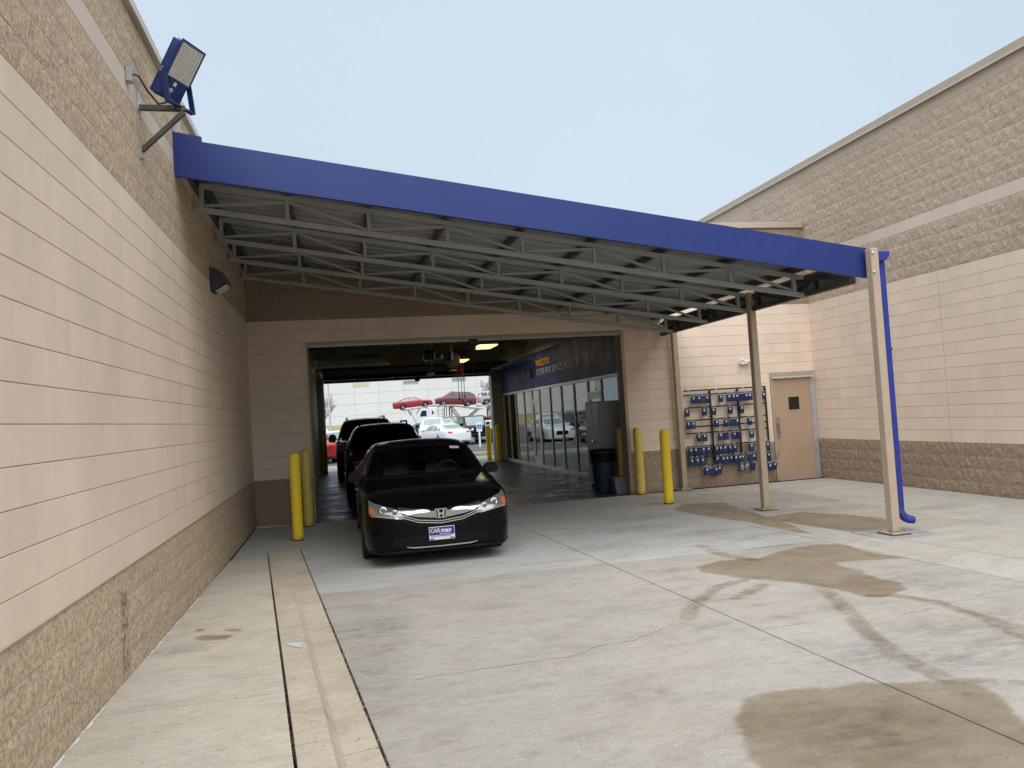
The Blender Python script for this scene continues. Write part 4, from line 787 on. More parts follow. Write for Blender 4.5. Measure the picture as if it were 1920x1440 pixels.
class Car:
    def __init__(s, name, label, st, paint, loc, rz, nu=4, nv=3, wheels=None, wr=.33, group=None, gl='glass_dark', cut_screen=None, rim='rim', tw=.22, track=None):
        s.L = -st[-1][0]; s.paint = paint; s.gl = gl
        st = [(r[0]+s.L/2,)+tuple(r[1:]) for r in st]; s.st = st; D = body_grid(st, nu, nv); nS, nP, _ = D.shape
        Vt = np.concatenate([D, (D*np.array([-1, 1, 1]))[:, -2:0:-1]], axis=1); n = Vt.shape[1]
        V = Vt.reshape(-1, 3).copy(); idx = np.arange(nS*n).reshape(nS, n); Fq = []
        for i in range(nS-1):
            for k in range(n): Fq.append((idx[i, k], idx[i, (k+1) % n], idx[i+1, (k+1) % n], idx[i+1, k]))
        for e in (0, nS-1):
            for k in range(nP-1):
                a, b_ = idx[e, k], idx[e, k+1]; c = idx[e, (n-k-1) % n]; d = idx[e, (n-k) % n]
                q = [a, b_, c, d] if k else [a, b_, c]
                if k == nP-2: q = [a, b_, d]
                q = list(dict.fromkeys(q)); Fq.append(tuple(q if e else q[::-1]))
        s.bvh = BVHTree.FromPolygons([Vector(v) for v in V], [list(map(int, f)) for f in Fq]); s.wheels = wheels
        keep = []; V2 = V.copy(); Ra = wr+.055
        for (wy) in wheels:
            dy, dz = V[:, 1]-wy, V[:, 2]-wr; rr = np.hypot(dy, dz); side = (abs(V[:, 0]) > .62*st[len(st)//2][1]) & (abs(rr-Ra) < .055) & (V[:, 2] > .1)
            k = Ra/np.maximum(rr, 1e-6); V2[side, 1] = wy+dy[side]*k[side]; V2[side, 2] = wr+dz[side]*k[side]
        wmax = st[len(st)//2][1]
        for f in Fq:
            c = V2[list(f)].mean(0)
            if abs(c[0]) > .6*wmax and any(math.hypot(c[1]-wy, c[2]-wr) < Ra-.004 for wy in wheels): continue
            if cut_screen and cut_screen(c): continue
            keep.append(f)
        s.t = thing(name, label, 'car', loc, rz, group)
        me = np_mesh('body', V2, keep, paint, 50); s.body = inst('body', me, s.t)
        y0, y1 = -s.L/2+.35, s.L/2-.35; wi = wmax*.62; zb = st[len(st)//2][2]
        MB().box((-wi, y0, zb+.02), (wi, y1, zb+.38)).build('underbody', 'trim_black', s.t)
        for wy in wheels:
            for sx in (-1, 1):
                s.wheel(sx*(track or (wmax-.115)), wy, wr, sx, tw, rim)
                b = MB(); arc = [(wy+(Ra+.004)*math.cos(a), wr+(Ra+.004)*math.sin(a)) for a in np.linspace(R(-18), R(198), 22)]; pts = []
                for yy, zz in arc:
                    h = s.bvh.ray_cast(Vector((sx*3, yy, zz)), Vector((-sx, 0, 0)))[0]; pts.append(Vector((h.x if h else sx*wmax*.95, yy, zz)))
                ins = [Vector((sx*(wmax-.34), p.y, p.z)) for p in pts]; A = [b.bm.verts.new(p+Vector((sx*.003, 0, 0))) for p in pts]; B = [b.bm.verts.new(p) for p in ins]
                for k in range(len(A)-1): b.bm.faces.new((A[k], A[k+1], B[k+1], B[k]))
                b.bm.faces.new(B); b.build('wheel_arch', 'trim_black', s.t)
    def wheel(s, x, y, r, sx, tw, rim):
        rot = Matrix.Rotation(sx*PI/2, 4, 'Y'); w = bpy.data.objects.new('wheel', WHEELS.setdefault(('h', r), MB().lathe([(.07, -.05), (.16*r/.33, -.04), (.16*r/.33, -.0), (.06, .02)], 20).mesh('wheel', 'steel_dark', 40)))
        COL.objects.link(w); w.parent = s.t; w.location = (x, y, r); w.rotation_euler = (0, sx*PI/2, 0)
        if ('t', r, tw) not in WHEELS:
            h = tw/2; WHEELS[('t', r, tw)] = MB().lathe([(r*.66, -h*.85), (r*.80, -h), (r*.94, -h*.95), (r, -h*.72), (r, -h*.32), (r*.985, -h*.3), (r*.985, -h*.26), (r, -h*.24), (r, h*.24), (r*.985, h*.26), (r*.985, h*.3), (r, h*.32), (r, h*.72), (r*.94, h*.95), (r*.80, h), (r*.66, h*.85), (r*.64, h*.5), (r*.64, -h*.5)], 36).mesh('tyre', 'tyre', 40)
            b = MB(); b.lathe([(r*.655, -h*.8), (r*.665, h*.72), (r*.63, h*.74), (r*.61, h*.5), (r*.60, -h*.7)], 36)
            for k in range(10):
                a = 2*PI*k/10+(.10 if k % 2 else -.10); c, q = math.cos(a), math.sin(a); b.bar((.05*c, .05*q, h*.42), (r*.625*c, r*.625*q, h*.62), .034, .03, (0, 0, 1))
            b.lathe([(.065, h*.3), (.07, h*.5), (.04, h*.56)], 18); WHEELS[('r', r, tw)] = b.mesh('rim', rim, 40)
        inst('tyre', WHEELS[('t', r, tw)], w); inst('rim', WHEELS[('r', r, tw)], w)
    def hit(s, axis, a, b_):
        o, d = {'f': ((a, 6, b_), (0, -1, 0)), 'r': ((a, -6, b_), (0, 1, 0)), 'L': ((-4, a, b_), (1, 0, 0)), 'R': ((4, a, b_), (-1, 0, 0)), 't': ((a, b_, 6), (0, 0, -1))}[axis]
        p, nr, _, _ = s.bvh.ray_cast(Vector(o), Vector(d))
        if p is None:
            p, nr, _, _ = s.bvh.find_nearest({'f': Vector((a, s.L/2, b_)), 'r': Vector((a, -s.L/2, b_)), 'L': Vector((-1, a, b_)), 'R': Vector((1, a, b_)), 't': Vector((a, b_, 1.4))}[axis])
        if nr.dot(Vector(d)) > 0: nr = -nr
        return p, nr
    def patch(s, name, mat, axis, top, bot, off=.005, n=14, m=6, parent=None, back=.02, smooth=60, flip=False):
        """a fitted panel: top and bottom edges given in the projected view, laid on the body and given thickness"""
        if axis in 'LR' : pass
        a0, a1 = max(top[0][0], bot[0][0]), min(top[-1][0], bot[-1][0]); ks = sorted({*np.linspace(a0, a1, n), *[p[0] for p in top+bot if a0 <= p[0] <= a1]})
        b = MB(); G = []; B = []
        for a in ks:
            zt_, zb = np.interp(a, [p[0] for p in top], [p[1] for p in top]), np.interp(a, [p[0] for p in bot], [p[1] for p in bot]); col, cb_ = [], []
            for j in range(m+1):
                p, nr = s.hit(axis, a, zb+(zt_-zb)*j/m); col.append(b.bm.verts.new(p+nr*off)); cb_.append(p-nr*back)
            G.append(col); B.append(cb_)
        for i in range(len(ks)-1):
            for j in range(m): b.bm.faces.new((G[i][j], G[i+1][j], G[i+1][j+1], G[i][j+1]))
        ring = [(i, 0) for i in range(len(ks))]+[(len(ks)-1, j) for j in range(1, m+1)]+[(i, m) for i in range(len(ks)-2, -1, -1)]+[(0, j) for j in range(m-1, 0, -1)]
        bk = [b.bm.verts.new(B[i][j]) for i, j in ring]; q = len(ring)
        for k in range(q):
            (i0, j0), (i1, j1) = ring[k], ring[(k+1) % q]; b.bm.faces.new((G[i1][j1], G[i0][j0], bk[k], bk[(k+1) % q]))
        return b.build(name, mat, parent or s.t, smooth)
    def sides(s, name, mat, top, bot, **k): return [s.patch(name, mat, a, top, bot, **k) for a in 'LR']
    def fr(s, name, mat, top, bot, axis='f', **k):
        """the same panel on both sides of the front or rear"""
        mir = lambda L: [(-x, z) for x, z in reversed(L)]; return [s.patch(name, mat, axis, top, bot, **k), s.patch(name, mat, axis, mir(top), mir(bot), **k)]
    def mirror(s, y, z, x, mat=None, size=(.20, .10, .14)):
        for sx in (-1, 1):
            b = MB(); w, d, h = size; prof = [(0, 0), (.25, .5), (.8, .5), (1., .15), (1., -.35), (.8, -.5), (.2, -.5)]
            b.prism([(sx*(x+.02+q*w), z+v*h) for q, v in prof], 'y', y-d*.5, y+d*.5); es = [e for e in b.bm.edges]; bmesh.ops.bevel(b.bm, geom=es, offset=.018, segments=2, affect='EDGES', clamp_overlap=True)
            o = b.build('wing_mirror', mat or s.paint, s.t, 50); MB().bar((sx*(x-.06), y, z-.05), (sx*(x+.05), y, z-.03), .05, .035).build('mirror_stalk', 'trim_black', o)
            MB().box((sx*(x+.05), y-d*.5-.006, z-h*.36), (sx*(x+w-.01), y-d*.5-.001, z+h*.36)).build('mirror_glass', 'glass_light', o)
WHEELS = {}
SED = [(0, .56, .21, .55, .37, .622, .016), (-.045, .70, .18, .585, .51, .655, .016), (-.13, .80, .165, .65, .60, .705, .018), (-.32, .870, .165, .755, .68, .795, .022), (-.6, .898, .17, .815, .71, .862, .024), (-1.1, .912, .18, .875, .73, .925, .026), (-1.36, .914, .18, .90, .705, .968, .026), (-1.75, .914, .18, .925, .68, 1.19, .032), (-2.15, .914, .18, .94, .635, 1.352, .038), (-2.7, .914, .18, .945, .62, 1.382, .045), (-3.3, .914, .18, .955, .61, 1.35, .045), (-3.8, .92, .18, .965, .58, 1.20, .04), (-4.2, .915, .19, .97, .66, 1.06, .025), (-4.6, .895, .22, .95, .66, 1.03, .02), (-4.8, .85, .26, .88, .62, .985, .015), (-4.89, .72, .34, .78, .52, .90, .01)]
SUV = [(0, .50, .34, .76, .40, .88, .02), (-.06, .72, .28, .84, .56, .95, .02), (-.18, .86, .25, .91, .68, 1.0, .02), (-.45, .94, .24, .98, .74, 1.05, .03), (-1.1, .95, .24, 1.03, .76, 1.11, .03), (-1.3, .95, .24, 1.05, .74, 1.16, .03), (-1.62, .95, .24, 1.06, .68, 1.43, .04), (-1.98, .95, .24, 1.07, .63, 1.60, .045), (-2.6, .95, .24, 1.08, .62, 1.63, .05), (-3.6, .95, .24, 1.08, .61, 1.62, .05), (-4.25, .94, .25, 1.08, .60, 1.57, .045), (-4.55, .925, .28, 1.06, .62, 1.32, .03), (-4.68, .90, .31, 1.02, .64, 1.12, .02), (-4.75, .82, .40, .90, .60, 1.0, .01)]
BIG = [(y*1.10, w*1.05, zb*1.25, zh*1.10, wt*1.1, z*1.125, c) for y, w, zb, zh, wt, z, c in SUV]
VAN = [(0, .5, .28, .66, .40, .76, .02), (-.06, .74, .23, .74, .58, .84, .02), (-.2, .88, .2, .84, .70, .92, .02), (-.55, .97, .19, .95, .76, 1.03, .03), (-.95, .99, .19, 1.02, .77, 1.13, .03), (-1.45, .995, .19, 1.04, .72, 1.42, .04), (-2.0, .995, .19, 1.05, .66, 1.66, .05), (-2.8, .995, .19, 1.06, .64, 1.70, .05), (-4.2, .99, .2, 1.07, .63, 1.68, .05), (-4.8, .98, .22, 1.07, .62, 1.60, .04), (-5.0, .95, .26, 1.04, .64, 1.30, .03), (-5.1, .90, .34, .95, .64, 1.05, .015)]
PICK = [(0, .58, .42, .86, .46, .98, .02), (-.06, .80, .36, .96, .62, 1.06, .02), (-.2, .93, .33, 1.03, .74, 1.12, .02), (-.6, 1.0, .32, 1.08, .80, 1.16, .03), (-1.35, 1.0, .32, 1.12, .80, 1.22, .03), (-1.75, 1.0, .32, 1.14, .72, 1.60, .04), (-2.1, 1.0, .32, 1.15, .67, 1.80, .05), (-3.2, 1.0, .32, 1.16, .66, 1.82, .05), (-3.55, 1.0, .32, 1.16, .68, 1.74, .04), (-3.68, 1.0, .32, 1.15, .86, 1.26, .01), (-3.9, 1.0, .33, 1.15, .90, 1.22, .0), (-5.3, 1.0, .36, 1.15, .90, 1.22, .0), (-5.5, .98, .40, 1.12, .88, 1.2, .0), (-5.56, .95, .48, 1.0, .86, 1.15, .0)]

# --- the black sedan nearest
def in_screen(c):
    x, y, z = c; yf = y-4.89/2
    if -2.12 < yf < -1.34 and .985 < z < 1.335: return abs(x) < .60-(z-.96)*.14
    return False
hero = Car('parked_sedan', 'black sedan with chrome grille at the head of the row, nearest the camera', SED, 'car_black', (1.108, 11.595, .001), PI, 8, 6, (4.89/2-.95, 4.89/2-3.73), .325, 'black cars queued in the service bay', cut_screen=in_screen)
h = hero
ws = h.patch('windscreen', 'glass_screen', 'f', [(-.60, 1.30), (-.3, 1.332), (0, 1.34), (.3, 1.332), (.60, 1.30)], [(-.60, 1.0), (-.3, .985), (0, .978), (.3, .985), (.60, 1.0)], .004, 20, 8, back=.0)
h.patch('screen_header', 'trim_black', 'f', [(-.60, 1.345), (0, 1.375), (.60, 1.345)], [(-.60, 1.302), (0, 1.338), (.60, 1.302)], .006, 16, 2)
h.patch('cowl', 'trim_black', 'f', [(-.66, .99), (0, .99), (.66, .99)], [(-.66, .955), (0, .962), (.66, .955)], .006, 16, 2)
h.patch('inspection_sticker', 'plate_white', 'f', [(-.54, 1.295), (-.41, 1.305)], [(-.54, 1.265), (-.41, 1.275)], .009, 3, 2, parent=ws, back=-.007)
for k, (xa, xb) in enumerate(((-.45, .02), (.05, .50))):
    p, q = h.hit('f', xa, 1.0)[0], h.hit('f', xb, 1.02)[0]; MB().bar(p+Vector((0, .03, .01)), q+Vector((0, .035, .015)), .016, .014).build('wiper', 'trim_black', h.t)
# interior behind the glass
MB().box((-.66, .55, .80), (.66, 1.0, .93), .04).build('dashboard', 'dash_dark', h.t); MB().box((-.70, -1.6, .32), (.70, .9, .36)).build('cabin_floor', 'dash_dark', h.t)
for sx in (-1, 1):
    b = MB().box((sx*.38-.25, -.35, .42), (sx*.38+.25, .2, .58), .05); b.build('front_seat', 'seat_grey', h.t, 40)
    b = MB(); b.prism([(sx*.38-.25, .50), (sx*.38+.25, .50), (sx*.38+.23, 1.0), (sx*.38+.17, 1.08), (sx*.38-.17, 1.08), (sx*.38-.23, 1.0)], 'y', -.45, -.32); b.build('seat_back', 'seat_grey', h.t)
    o = MB().box((sx*.38-.13, -.46, 1.13), (sx*.38+.13, -.37, 1.28), .035).build('headrest', 'seat_grey', h.t, 40)
    for s2 in (-.06, .06): MB().tube([(sx*.38+s2, -.41, 1.05), (sx*.38+s2, -.41, 1.14)], .007, 6).build('headrest_post', 'chrome', o)
MB().box((-.62, -1.35, .55), (.62, -1.2, 1.12), .05).build('rear_bench', 'seat_grey', h.t, 40)
MB().tube([(-.38+.18*math.cos(a), .42+.05*math.sin(a), .93+.17*math.sin(a)) for a in np.linspace(0, 2*PI, 25)], .016, 8, False).bar((-.54, .43, .93), (-.22, .43, .93), .03, .03).lathe([(.05, -.02), (.06, 0), (.05, .02)], 14, Matrix.Translation((-.38, .43, .92)) @ Matrix.Rotation(R(75), 4, 'X')).build('steering_wheel', 'dash_dark', h.t, 40)
MB().box((-.11, .28, 1.25), (.11, .31, 1.31), .012).bar((0, .29, 1.31), (0, .25, 1.38), .02).build('rear_view_mirror', 'dash_dark', h.t)
# face of the car
h.patch('grille', 'trim_black', 'f', [(-.44, .60), (-.2, .575), (0, .57), (.2, .575), (.44, .60)], [(-.44, .535), (-.25, .455), (0, .43), (.25, .455), (.44, .535)], .004, 20, 5)
h.patch('grille_bar', 'smoke_chrome', 'f', [(-.49, .688), (-.33, .658), (-.1, .634), (.1, .634), (.33, .658), (.49, .688)], [(-.49, .64), (-.43, .622), (-.29, .58), (-.1, .555), (.1, .555), (.29, .58), (.43, .622), (.49, .64)], .016, 22, 5)
for z0, d in ((.596, .012), (.570, .012)): h.patch('grille_trim', 'chrome', 'f', [(-.435, z0+.012), (-.26, z0-.05), (0, z0-.078), (.26, z0-.05), (.435, z0+.012)], [(-.435, z0), (-.26, z0-.05-d), (0, z0-.078-d), (.26, z0-.05-d), (.435, z0)], .014, 22, 2)
h.patch('lower_grille', 'trim_black', 'f', [(-.56, .34), (-.3, .355), (0, .36), (.3, .355), (.56, .34)], [(-.56, .26), (-.3, .245), (0, .24), (.3, .245), (.56, .26)], .005, 16, 3)
h.patch('lower_trim', 'chrome', 'f', [(-.42, .243), (-.34, .232), (0, .226), (.34, .232), (.42, .243)], [(-.42, .236), (-.34, .217), (0, .212), (.34, .217), (.42, .236)], .014, 16, 2)
for hl in h.fr('headlight', 'lamp_clear', [(-.822, .785), (-.76, .748), (-.60, .70), (-.50, .672), (-.42, .585)], [(-.822, .63), (-.80, .612), (-.76, .604), (-.60, .588), (-.46, .567), (-.42, .566)], off=.007, n=18, m=6): HLS = hl
for sx in (-1, 1):
    for nm, cx, cz, r, m in (('projector', .665, .672, .034, 'lamp_eye'), ('low_beam', .535, .640, .027, 'lamp_eye')):
        p, nr = h.hit('f', sx*cx, cz); d = (nr*.35+Vector((0, 1, 0))*.65).normalized(); q = d.to_track_quat('Z', 'Y').to_matrix().to_4x4()
        pa = [o for o in h.t.children if o.name.startswith('headlight')][0 if sx < 0 else 1]
        MB().lathe([(r*.7, .012), (r, .018), (r*1.18, .016), (r*1.18, .0), (r*.6, 0)], 20, Matrix.Translation(p) @ q).build('lamp_ring', 'lamp_ring', pa, 40)
        MB().lathe([(r*.78, .013), (r*.6, .022), (r*.3, .027), (0, .028)], 20, Matrix.Translation(p) @ q).build(nm, m, pa, 40)
h.fr('indicator', 'lamp_amber', [(-.815, .70), (-.79, .71), (-.762, .695)], [(-.815, .645), (-.79, .632), (-.762, .635)], off=.010, n=6, m=3)
h.fr('light_bar', 'chrome', [(-.80, .622), (-.62, .600), (-.47, .582), (-.435, .60)], [(-.80, .610), (-.62, .586), (-.47, .566), (-.435, .572)], off=.011, n=10, m=1)
h.fr('fog_recess', 'trim_black', [(-.80, .41), (-.62, .40)], [(-.80, .33), (-.62, .345)], off=.003, n=6, m=3)
h.patch('hood_edge', 'trim_black', 'f', [(-.50, .700), (-.33, .672), (0, .648), (.33, .672), (.50, .700)], [(-.50, .690), (-.33, .660), (0, .637), (.33, .660), (.50, .690)], .010, 20, 1)
h.patch('chin', 'trim_black', 'f', [(-.84, .205), (-.5, .20), (0, .198), (.5, .20), (.84, .205)], [(-.84, .178), (-.5, .172), (0, .170), (.5, .172), (.84, .178)], .018, 20, 2)
h.fr('intake_blade', 'car_black', [(-.80, .42), (-.66, .385), (-.56, .345)], [(-.80, .395), (-.66, .365), (-.56, .330)], off=.02, n=8, m=2)
# emblem
p, nr = h.hit('f', 0, .60); EM = Matrix.Translation(p+Vector((0, .022, 0)))
emb = bpy.data.objects.new('emblem', None); COL.objects.link(emb); emb.parent = h.t
b = MB(); o_ = [(-.072, .05), (-.062, .058), (.062, .058), (.072, .05), (.060, -.045), (.05, -.053), (-.05, -.053), (-.060, -.045)]; i_ = [(x*.84, z*.82) for x, z in o_]
for k in range(8):
    a, c = k, (k+1) % 8
    b.prism([o_[a], o_[c], i_[c], i_[a]], 'y', 0, .012)
b.prism([(-.045, .046), (-.024, .046), (-.018, .01), (.018, .01), (.024, .046), (.045, .046), (.034, -.042), (.013, -.042), (.016, -.012), (-.016, -.012), (-.013, -.042), (-.034, -.042)], 'y', 0, .012)
bmesh.ops.transform(b.bm, matrix=EM, verts=b.bm.verts); COL.objects.unlink(emb); bpy.data.objects.remove(emb); b.build('emblem', 'chrome', h.t)
b = MB().prism([(x*.9, z*.88) for x, z in o_], 'y', -.02, .003); bmesh.ops.transform(b.bm, matrix=EM, verts=b.bm.verts); b.build('emblem_ground', 'trim_black', h.t)
# dealer plate, flat on the bumper
py = h.hit('f', 0, .40)[0].y+.012
pl = MB().box((-.152, py-.012, .292), (.152, py, .444), .002).build('dealer_plate', 'plate_white', h.t)
MB().box((-.146, py+.0004, .348), (.146, py+.002, .438)).build('plate_field', 'plate_blue', pl)
def ptext(body, x, z, size, m, sx=1., bold=.001): inst('lettering', text_mesh('lettering', body, size, m, .0008, bold), pl, (-x, py+.003, z), (PI/2, 0, PI), (sx, 1, 1))
ptext('CAR', -.137, .379, .066, 'text_yellow', .88, .0018); ptext('max', -.012, .379, .074, 'text_white', 1.0, .0018); ptext('THE AUTO SUPERSTORE', -.134, .330, .0185, 'plate_blue', 1.16, .0003); ptext('carmax.com', -.03, .357, .021, 'text_white', 1.25, .0003)
MB().prism([(-.146, .300), (-.10, .300), (-.095, .314), (-.146, .309)], 'y', py+.0005, py+.002).prism([(.146, .300), (.10, .300), (.095, .314), (.146, .309)], 'y', py+.0005, py+.002).build('plate_bracket', 'trim_black', pl)
hy = 4.89/2
h.sides('side_window', 'glass_dark', [(hy-3.95, 1.0), (hy-3.6, 1.20), (hy-3.1, 1.29), (hy-2.6, 1.315), (hy-2.2, 1.28), (hy-1.55, 1.02)], [(hy-3.95, .985), (hy-1.55, .965)], off=.004, n=20, m=4)
h.patch('rear_window', 'glass_dark', 'r', [(-.54, 1.31), (0, 1.34), (.54, 1.31)], [(-.6, 1.1), (0, 1.09), (.6, 1.1)], .004, 14, 5)
h.fr('tail_light', 'lamp_red', [(-.84, .95), (-.5, .93)], [(-.84, .80), (-.5, .82)], axis='r', off=.006, n=8, m=3)
h.sides('door_handle', 'car_black', [(hy-3.15, .80), (hy-2.95, .80)], [(hy-3.15, .775), (hy-2.95, .775)], off=.03, n=4, m=1)
h.sides('door_handle', 'car_black', [(hy-2.1, .79), (hy-1.9, .79)], [(hy-2.1, .765), (hy-1.9, .765)], off=.03, n=4, m=1)
h.mirror(hy-1.62, .985, .80, 'trim_black', (.22, .12, .145))

def dress(c, kind, lights=True):
    """windows, lights, plates for a general car"""
    y = c.L/2; g = c.gl
    if kind == 'sedan':
        c.patch('windscreen', g, 'f', [(-.55, 1.315), (0, 1.345), (.55, 1.315)], [(-.60, 1.02), (0, 1.0), (.60, 1.02)], .005, 12, 5); c.patch('rear_window', g, 'r', [(-.54, 1.30), (0, 1.33), (.54, 1.30)], [(-.60, 1.10), (0, 1.08), (.60, 1.10)], .005, 12, 5)
        for a0, a1 in ((-3.95, -2.92), (-2.84, -1.6)):
            tp = [(-3.95, 1.0), (-3.6, 1.19), (-3.1, 1.29), (-2.6, 1.315), (-2.2, 1.28), (-1.55, 1.02)]; xs = [a0]+[p[0] for p in tp if a0 < p[0] < a1]+[a1]
            c.sides('side_window', g, [(y+x, float(np.interp(x, [p[0] for p in tp], [p[1] for p in tp]))) for x in xs], [(y+a0, .985), (y+a1, .975)], n=8, m=3)
        c.fr('headlight', 'lamp_clear', [(-.82, .77), (-.5, .68)], [(-.82, .63), (-.5, .60)], n=6, m=2); c.fr('tail_light', 'lamp_red', [(-.83, .95), (-.45, .92)], [(-.83, .78), (-.45, .82)], axis='r', n=6, m=2)
        c.patch('grille', 'trim_black', 'f', [(-.4, .62), (.4, .62)], [(-.35, .40), (.35, .40)], n=8, m=3); c.mirror(y-1.62, .99, .84)
        c.patch('number_plate', 'plate_white', 'r', [(-.15, .78), (.15, .78)], [(-.15, .65), (.15, .65)], .01, 3, 2)
    else:
        P = {'suv': (1.545, 1.17, -1.42, -4.40, 1.10, .63, .84), 'big': (1.74, 1.30, -1.57, -4.85, 1.215, .69, .90), 'van': (1.60, 1.15, -1.10, -4.85, 1.10, .66, .9), 'pickup': (1.74, 1.27, -1.5, -3.45, 1.20, .68, .9)}[kind]
        zt_, zb, ya, ye, zs, hw, mx_ = P
        c.patch('windscreen', g, 'f', [(-hw*.94, zt_), (0, zt_+.035), (hw*.94, zt_)], [(-hw*1.04, zb+.02), (0, zb), (hw*1.04, zb+.02)], .005, 12, 5)
        if kind != 'pickup': c.patch('rear_window', g, 'r', [(-hw*.9, zt_-.04), (0, zt_-.01), (hw*.9, zt_-.04)], [(-hw*.98, zs+.12), (0, zs+.1), (hw*.98, zs+.12)], .005, 12, 4)
        n = 2 if kind == 'pickup' else 3; e = np.linspace(ye, ya-.28, n+1)
        for k in range(n):
            a0, a1 = e[k]+.05, e[k+1]-.03; last = k == n-1
            tp = [(y+a0, zt_-.02), (y+a1-(.42 if last else 0), zt_-.02)]+([(y+a1+.12, zs+.06)] if last else []); c.sides('side_window', g, tp, [(y+a0, zs), (y+tp[-1][0]-y, zs)], n=8, m=3)
        hz = zb-.18
        c.fr('headlight', 'lamp_clear', [(-mx_*.98, hz), (-mx_*.62, hz-.04)], [(-mx_*.98, hz-.17), (-mx_*.62, hz-.15)], n=6, m=2); c.patch('grille', 'trim_black', 'f', [(-.42, hz-.02), (.42, hz-.02)], [(-.40, hz-.32), (.40, hz-.32)], n=8, m=3)
        c.fr('tail_light', 'lamp_red', [(-mx_, zs+.02), (-mx_*.78, zs+.02)], [(-mx_, zs-.32), (-mx_*.78, zs-.32)], axis='r', n=4, m=2)
        c.mirror(y+ya+.02-.12, zs+.06, mx_+.04, None if kind != 'pickup' else 'trim_black', (.22, .10, .18) if kind in ('suv', 'van') else (.26, .12, .26))
        if kind in ('suv', 'big', 'van'):
            for sx in (-1, 1):
                zr = c.hit('t', sx*hw*.88, -.2)[0].z; x = sx*hw*.88; ya_, yb2 = c.L/2+ya-.75, c.L/2+ye+.3
                MB().tube([(x, ya_, zr-.02), (x, ya_-.10, zr+.055), (x, yb2+.15, zr+.055), (x, yb2, zr-.02)], .022, 8).build('roof_rail', 'trim_black' if c.paint != 'car_silver' else 'alu', c.t, 40)
# --- the two dark vehicles queued behind
s2 = Car('parked_suv', 'black sport utility vehicle with roof rails, second in the row inside the bay', SUV, 'car_black', (1.02, 18.95, .003), PI, 6, 4, (4.75/2-.92, 4.75/2-3.72), .36, 'black cars queued in the service bay'); dress(s2, 'suv')
s2.fr('indicator', 'lamp_amber', [(-.86, .70), (-.78, .70)], [(-.86, .63), (-.78, .63)], n=3, m=2)
MB().tube([(0, 0, 0), (0, -.25, .22)], .008, 6).build('aerial', 'trim_black', s2.t, loc=(.0, -1.6, 1.66))
s3 = Car('parked_suv', 'tall black utility vehicle with big side mirrors, third in the row by the far opening', BIG, 'car_black', (.85, 26.3, .003), PI, 5, 3, (5.22/2-1.0, 5.22/2-4.1), .39, 'black cars queued in the service bay'); dress(s3, 'big')
MB().tube([(0, 0, 0), (0, .0, .12)], .012, 6).build('aerial', 'trim_black', s3.t, loc=(-.55, .9, 1.80))

# ------------------------------------------------------------------ the lot beyond
LOTZ = -.06
def lot(kind, name, label, paint, x, y, deg, z=LOTZ, gl='glass_dark', wr=None):
    st, dk, wh, r = {'sedan': (SED, 'sedan', (.95, 3.73), .33), 'suv': (SUV, 'suv', (.92, 3.72), .36), 'van': (VAN, 'van', (.98, 4.05), .34), 'pickup': (PICK, 'pickup', (1.0, 4.55), .40)}[kind]
    L = -st[-1][0]; c = Car(name, label, st, paint, (x, y, z), R(deg), 3, 2, (L/2-wh[0], L/2-wh[1]), r, 'cars in the lot beyond the bay', gl=gl); dress(c, dk)
    if kind == 'pickup': MB().box((-.80, -L/2+.12, 1.225), (.80, -L/2+1.62, 1.232)).build('bed_liner', 'trim_black', c.t)
    return c
lot('sedan', 'parked_sedan', 'white sedan seen from behind with red tail light, left of the black off-roader', 'car_white', 6.35, 49.2, 18, gl='glass_light')
lot('pickup', 'parked_pickup', 'white pickup facing the bay behind the white sedan', 'car_white', 6.8, 58, 172, gl='glass_light')
lot('suv', 'parked_suv', 'lime green small utility vehicle behind the white pickup', 'car_lime', 9.1, 68, 165, gl='glass_light')
lot('pickup', 'parked_pickup', 'charcoal pickup parked in front of the car carrier', 'car_char', 11.2, 77, 168, gl='glass_light')
lot('sedan', 'parked_sedan', 'dark blue sedan low in front of the carrier cab', 'car_navy', 8.2, 80, 100)
lot('sedan', 'parked_sedan', 'maroon sedan parked at the far right of the lot view', 'car_maroon', 17.0, 82, 75, .75, gl='glass_light')
lot('sedan', 'parked_sedan', 'white sedan partly hidden behind the black off-roader', 'car_white', 10.2, 52.5, 160, gl='glass_light')
lot('sedan', 'parked_sedan', 'red sedan at the left edge of the far opening', 'car_red', -1.3, 38.6, 8)
lot('suv', 'parked_suv', 'white utility vehicle at left behind the red sedan', 'car_white', -1.55, 50.5, 190, gl='glass_light')
lot('sedan', 'parked_sedan', 'white sedan facing the bay beside the black row, left of it', 'car_white', -.2, 45.0, 178, gl='glass_light')
lot('pickup', 'parked_pickup', 'blue pickup reflected in the storefront windows', 'car_blue', -5.2, 40.0, 175)
lot('suv', 'parked_suv', 'charcoal utility vehicle reflected at the far end of the storefront', 'car_char', -4.6, 52, 175)
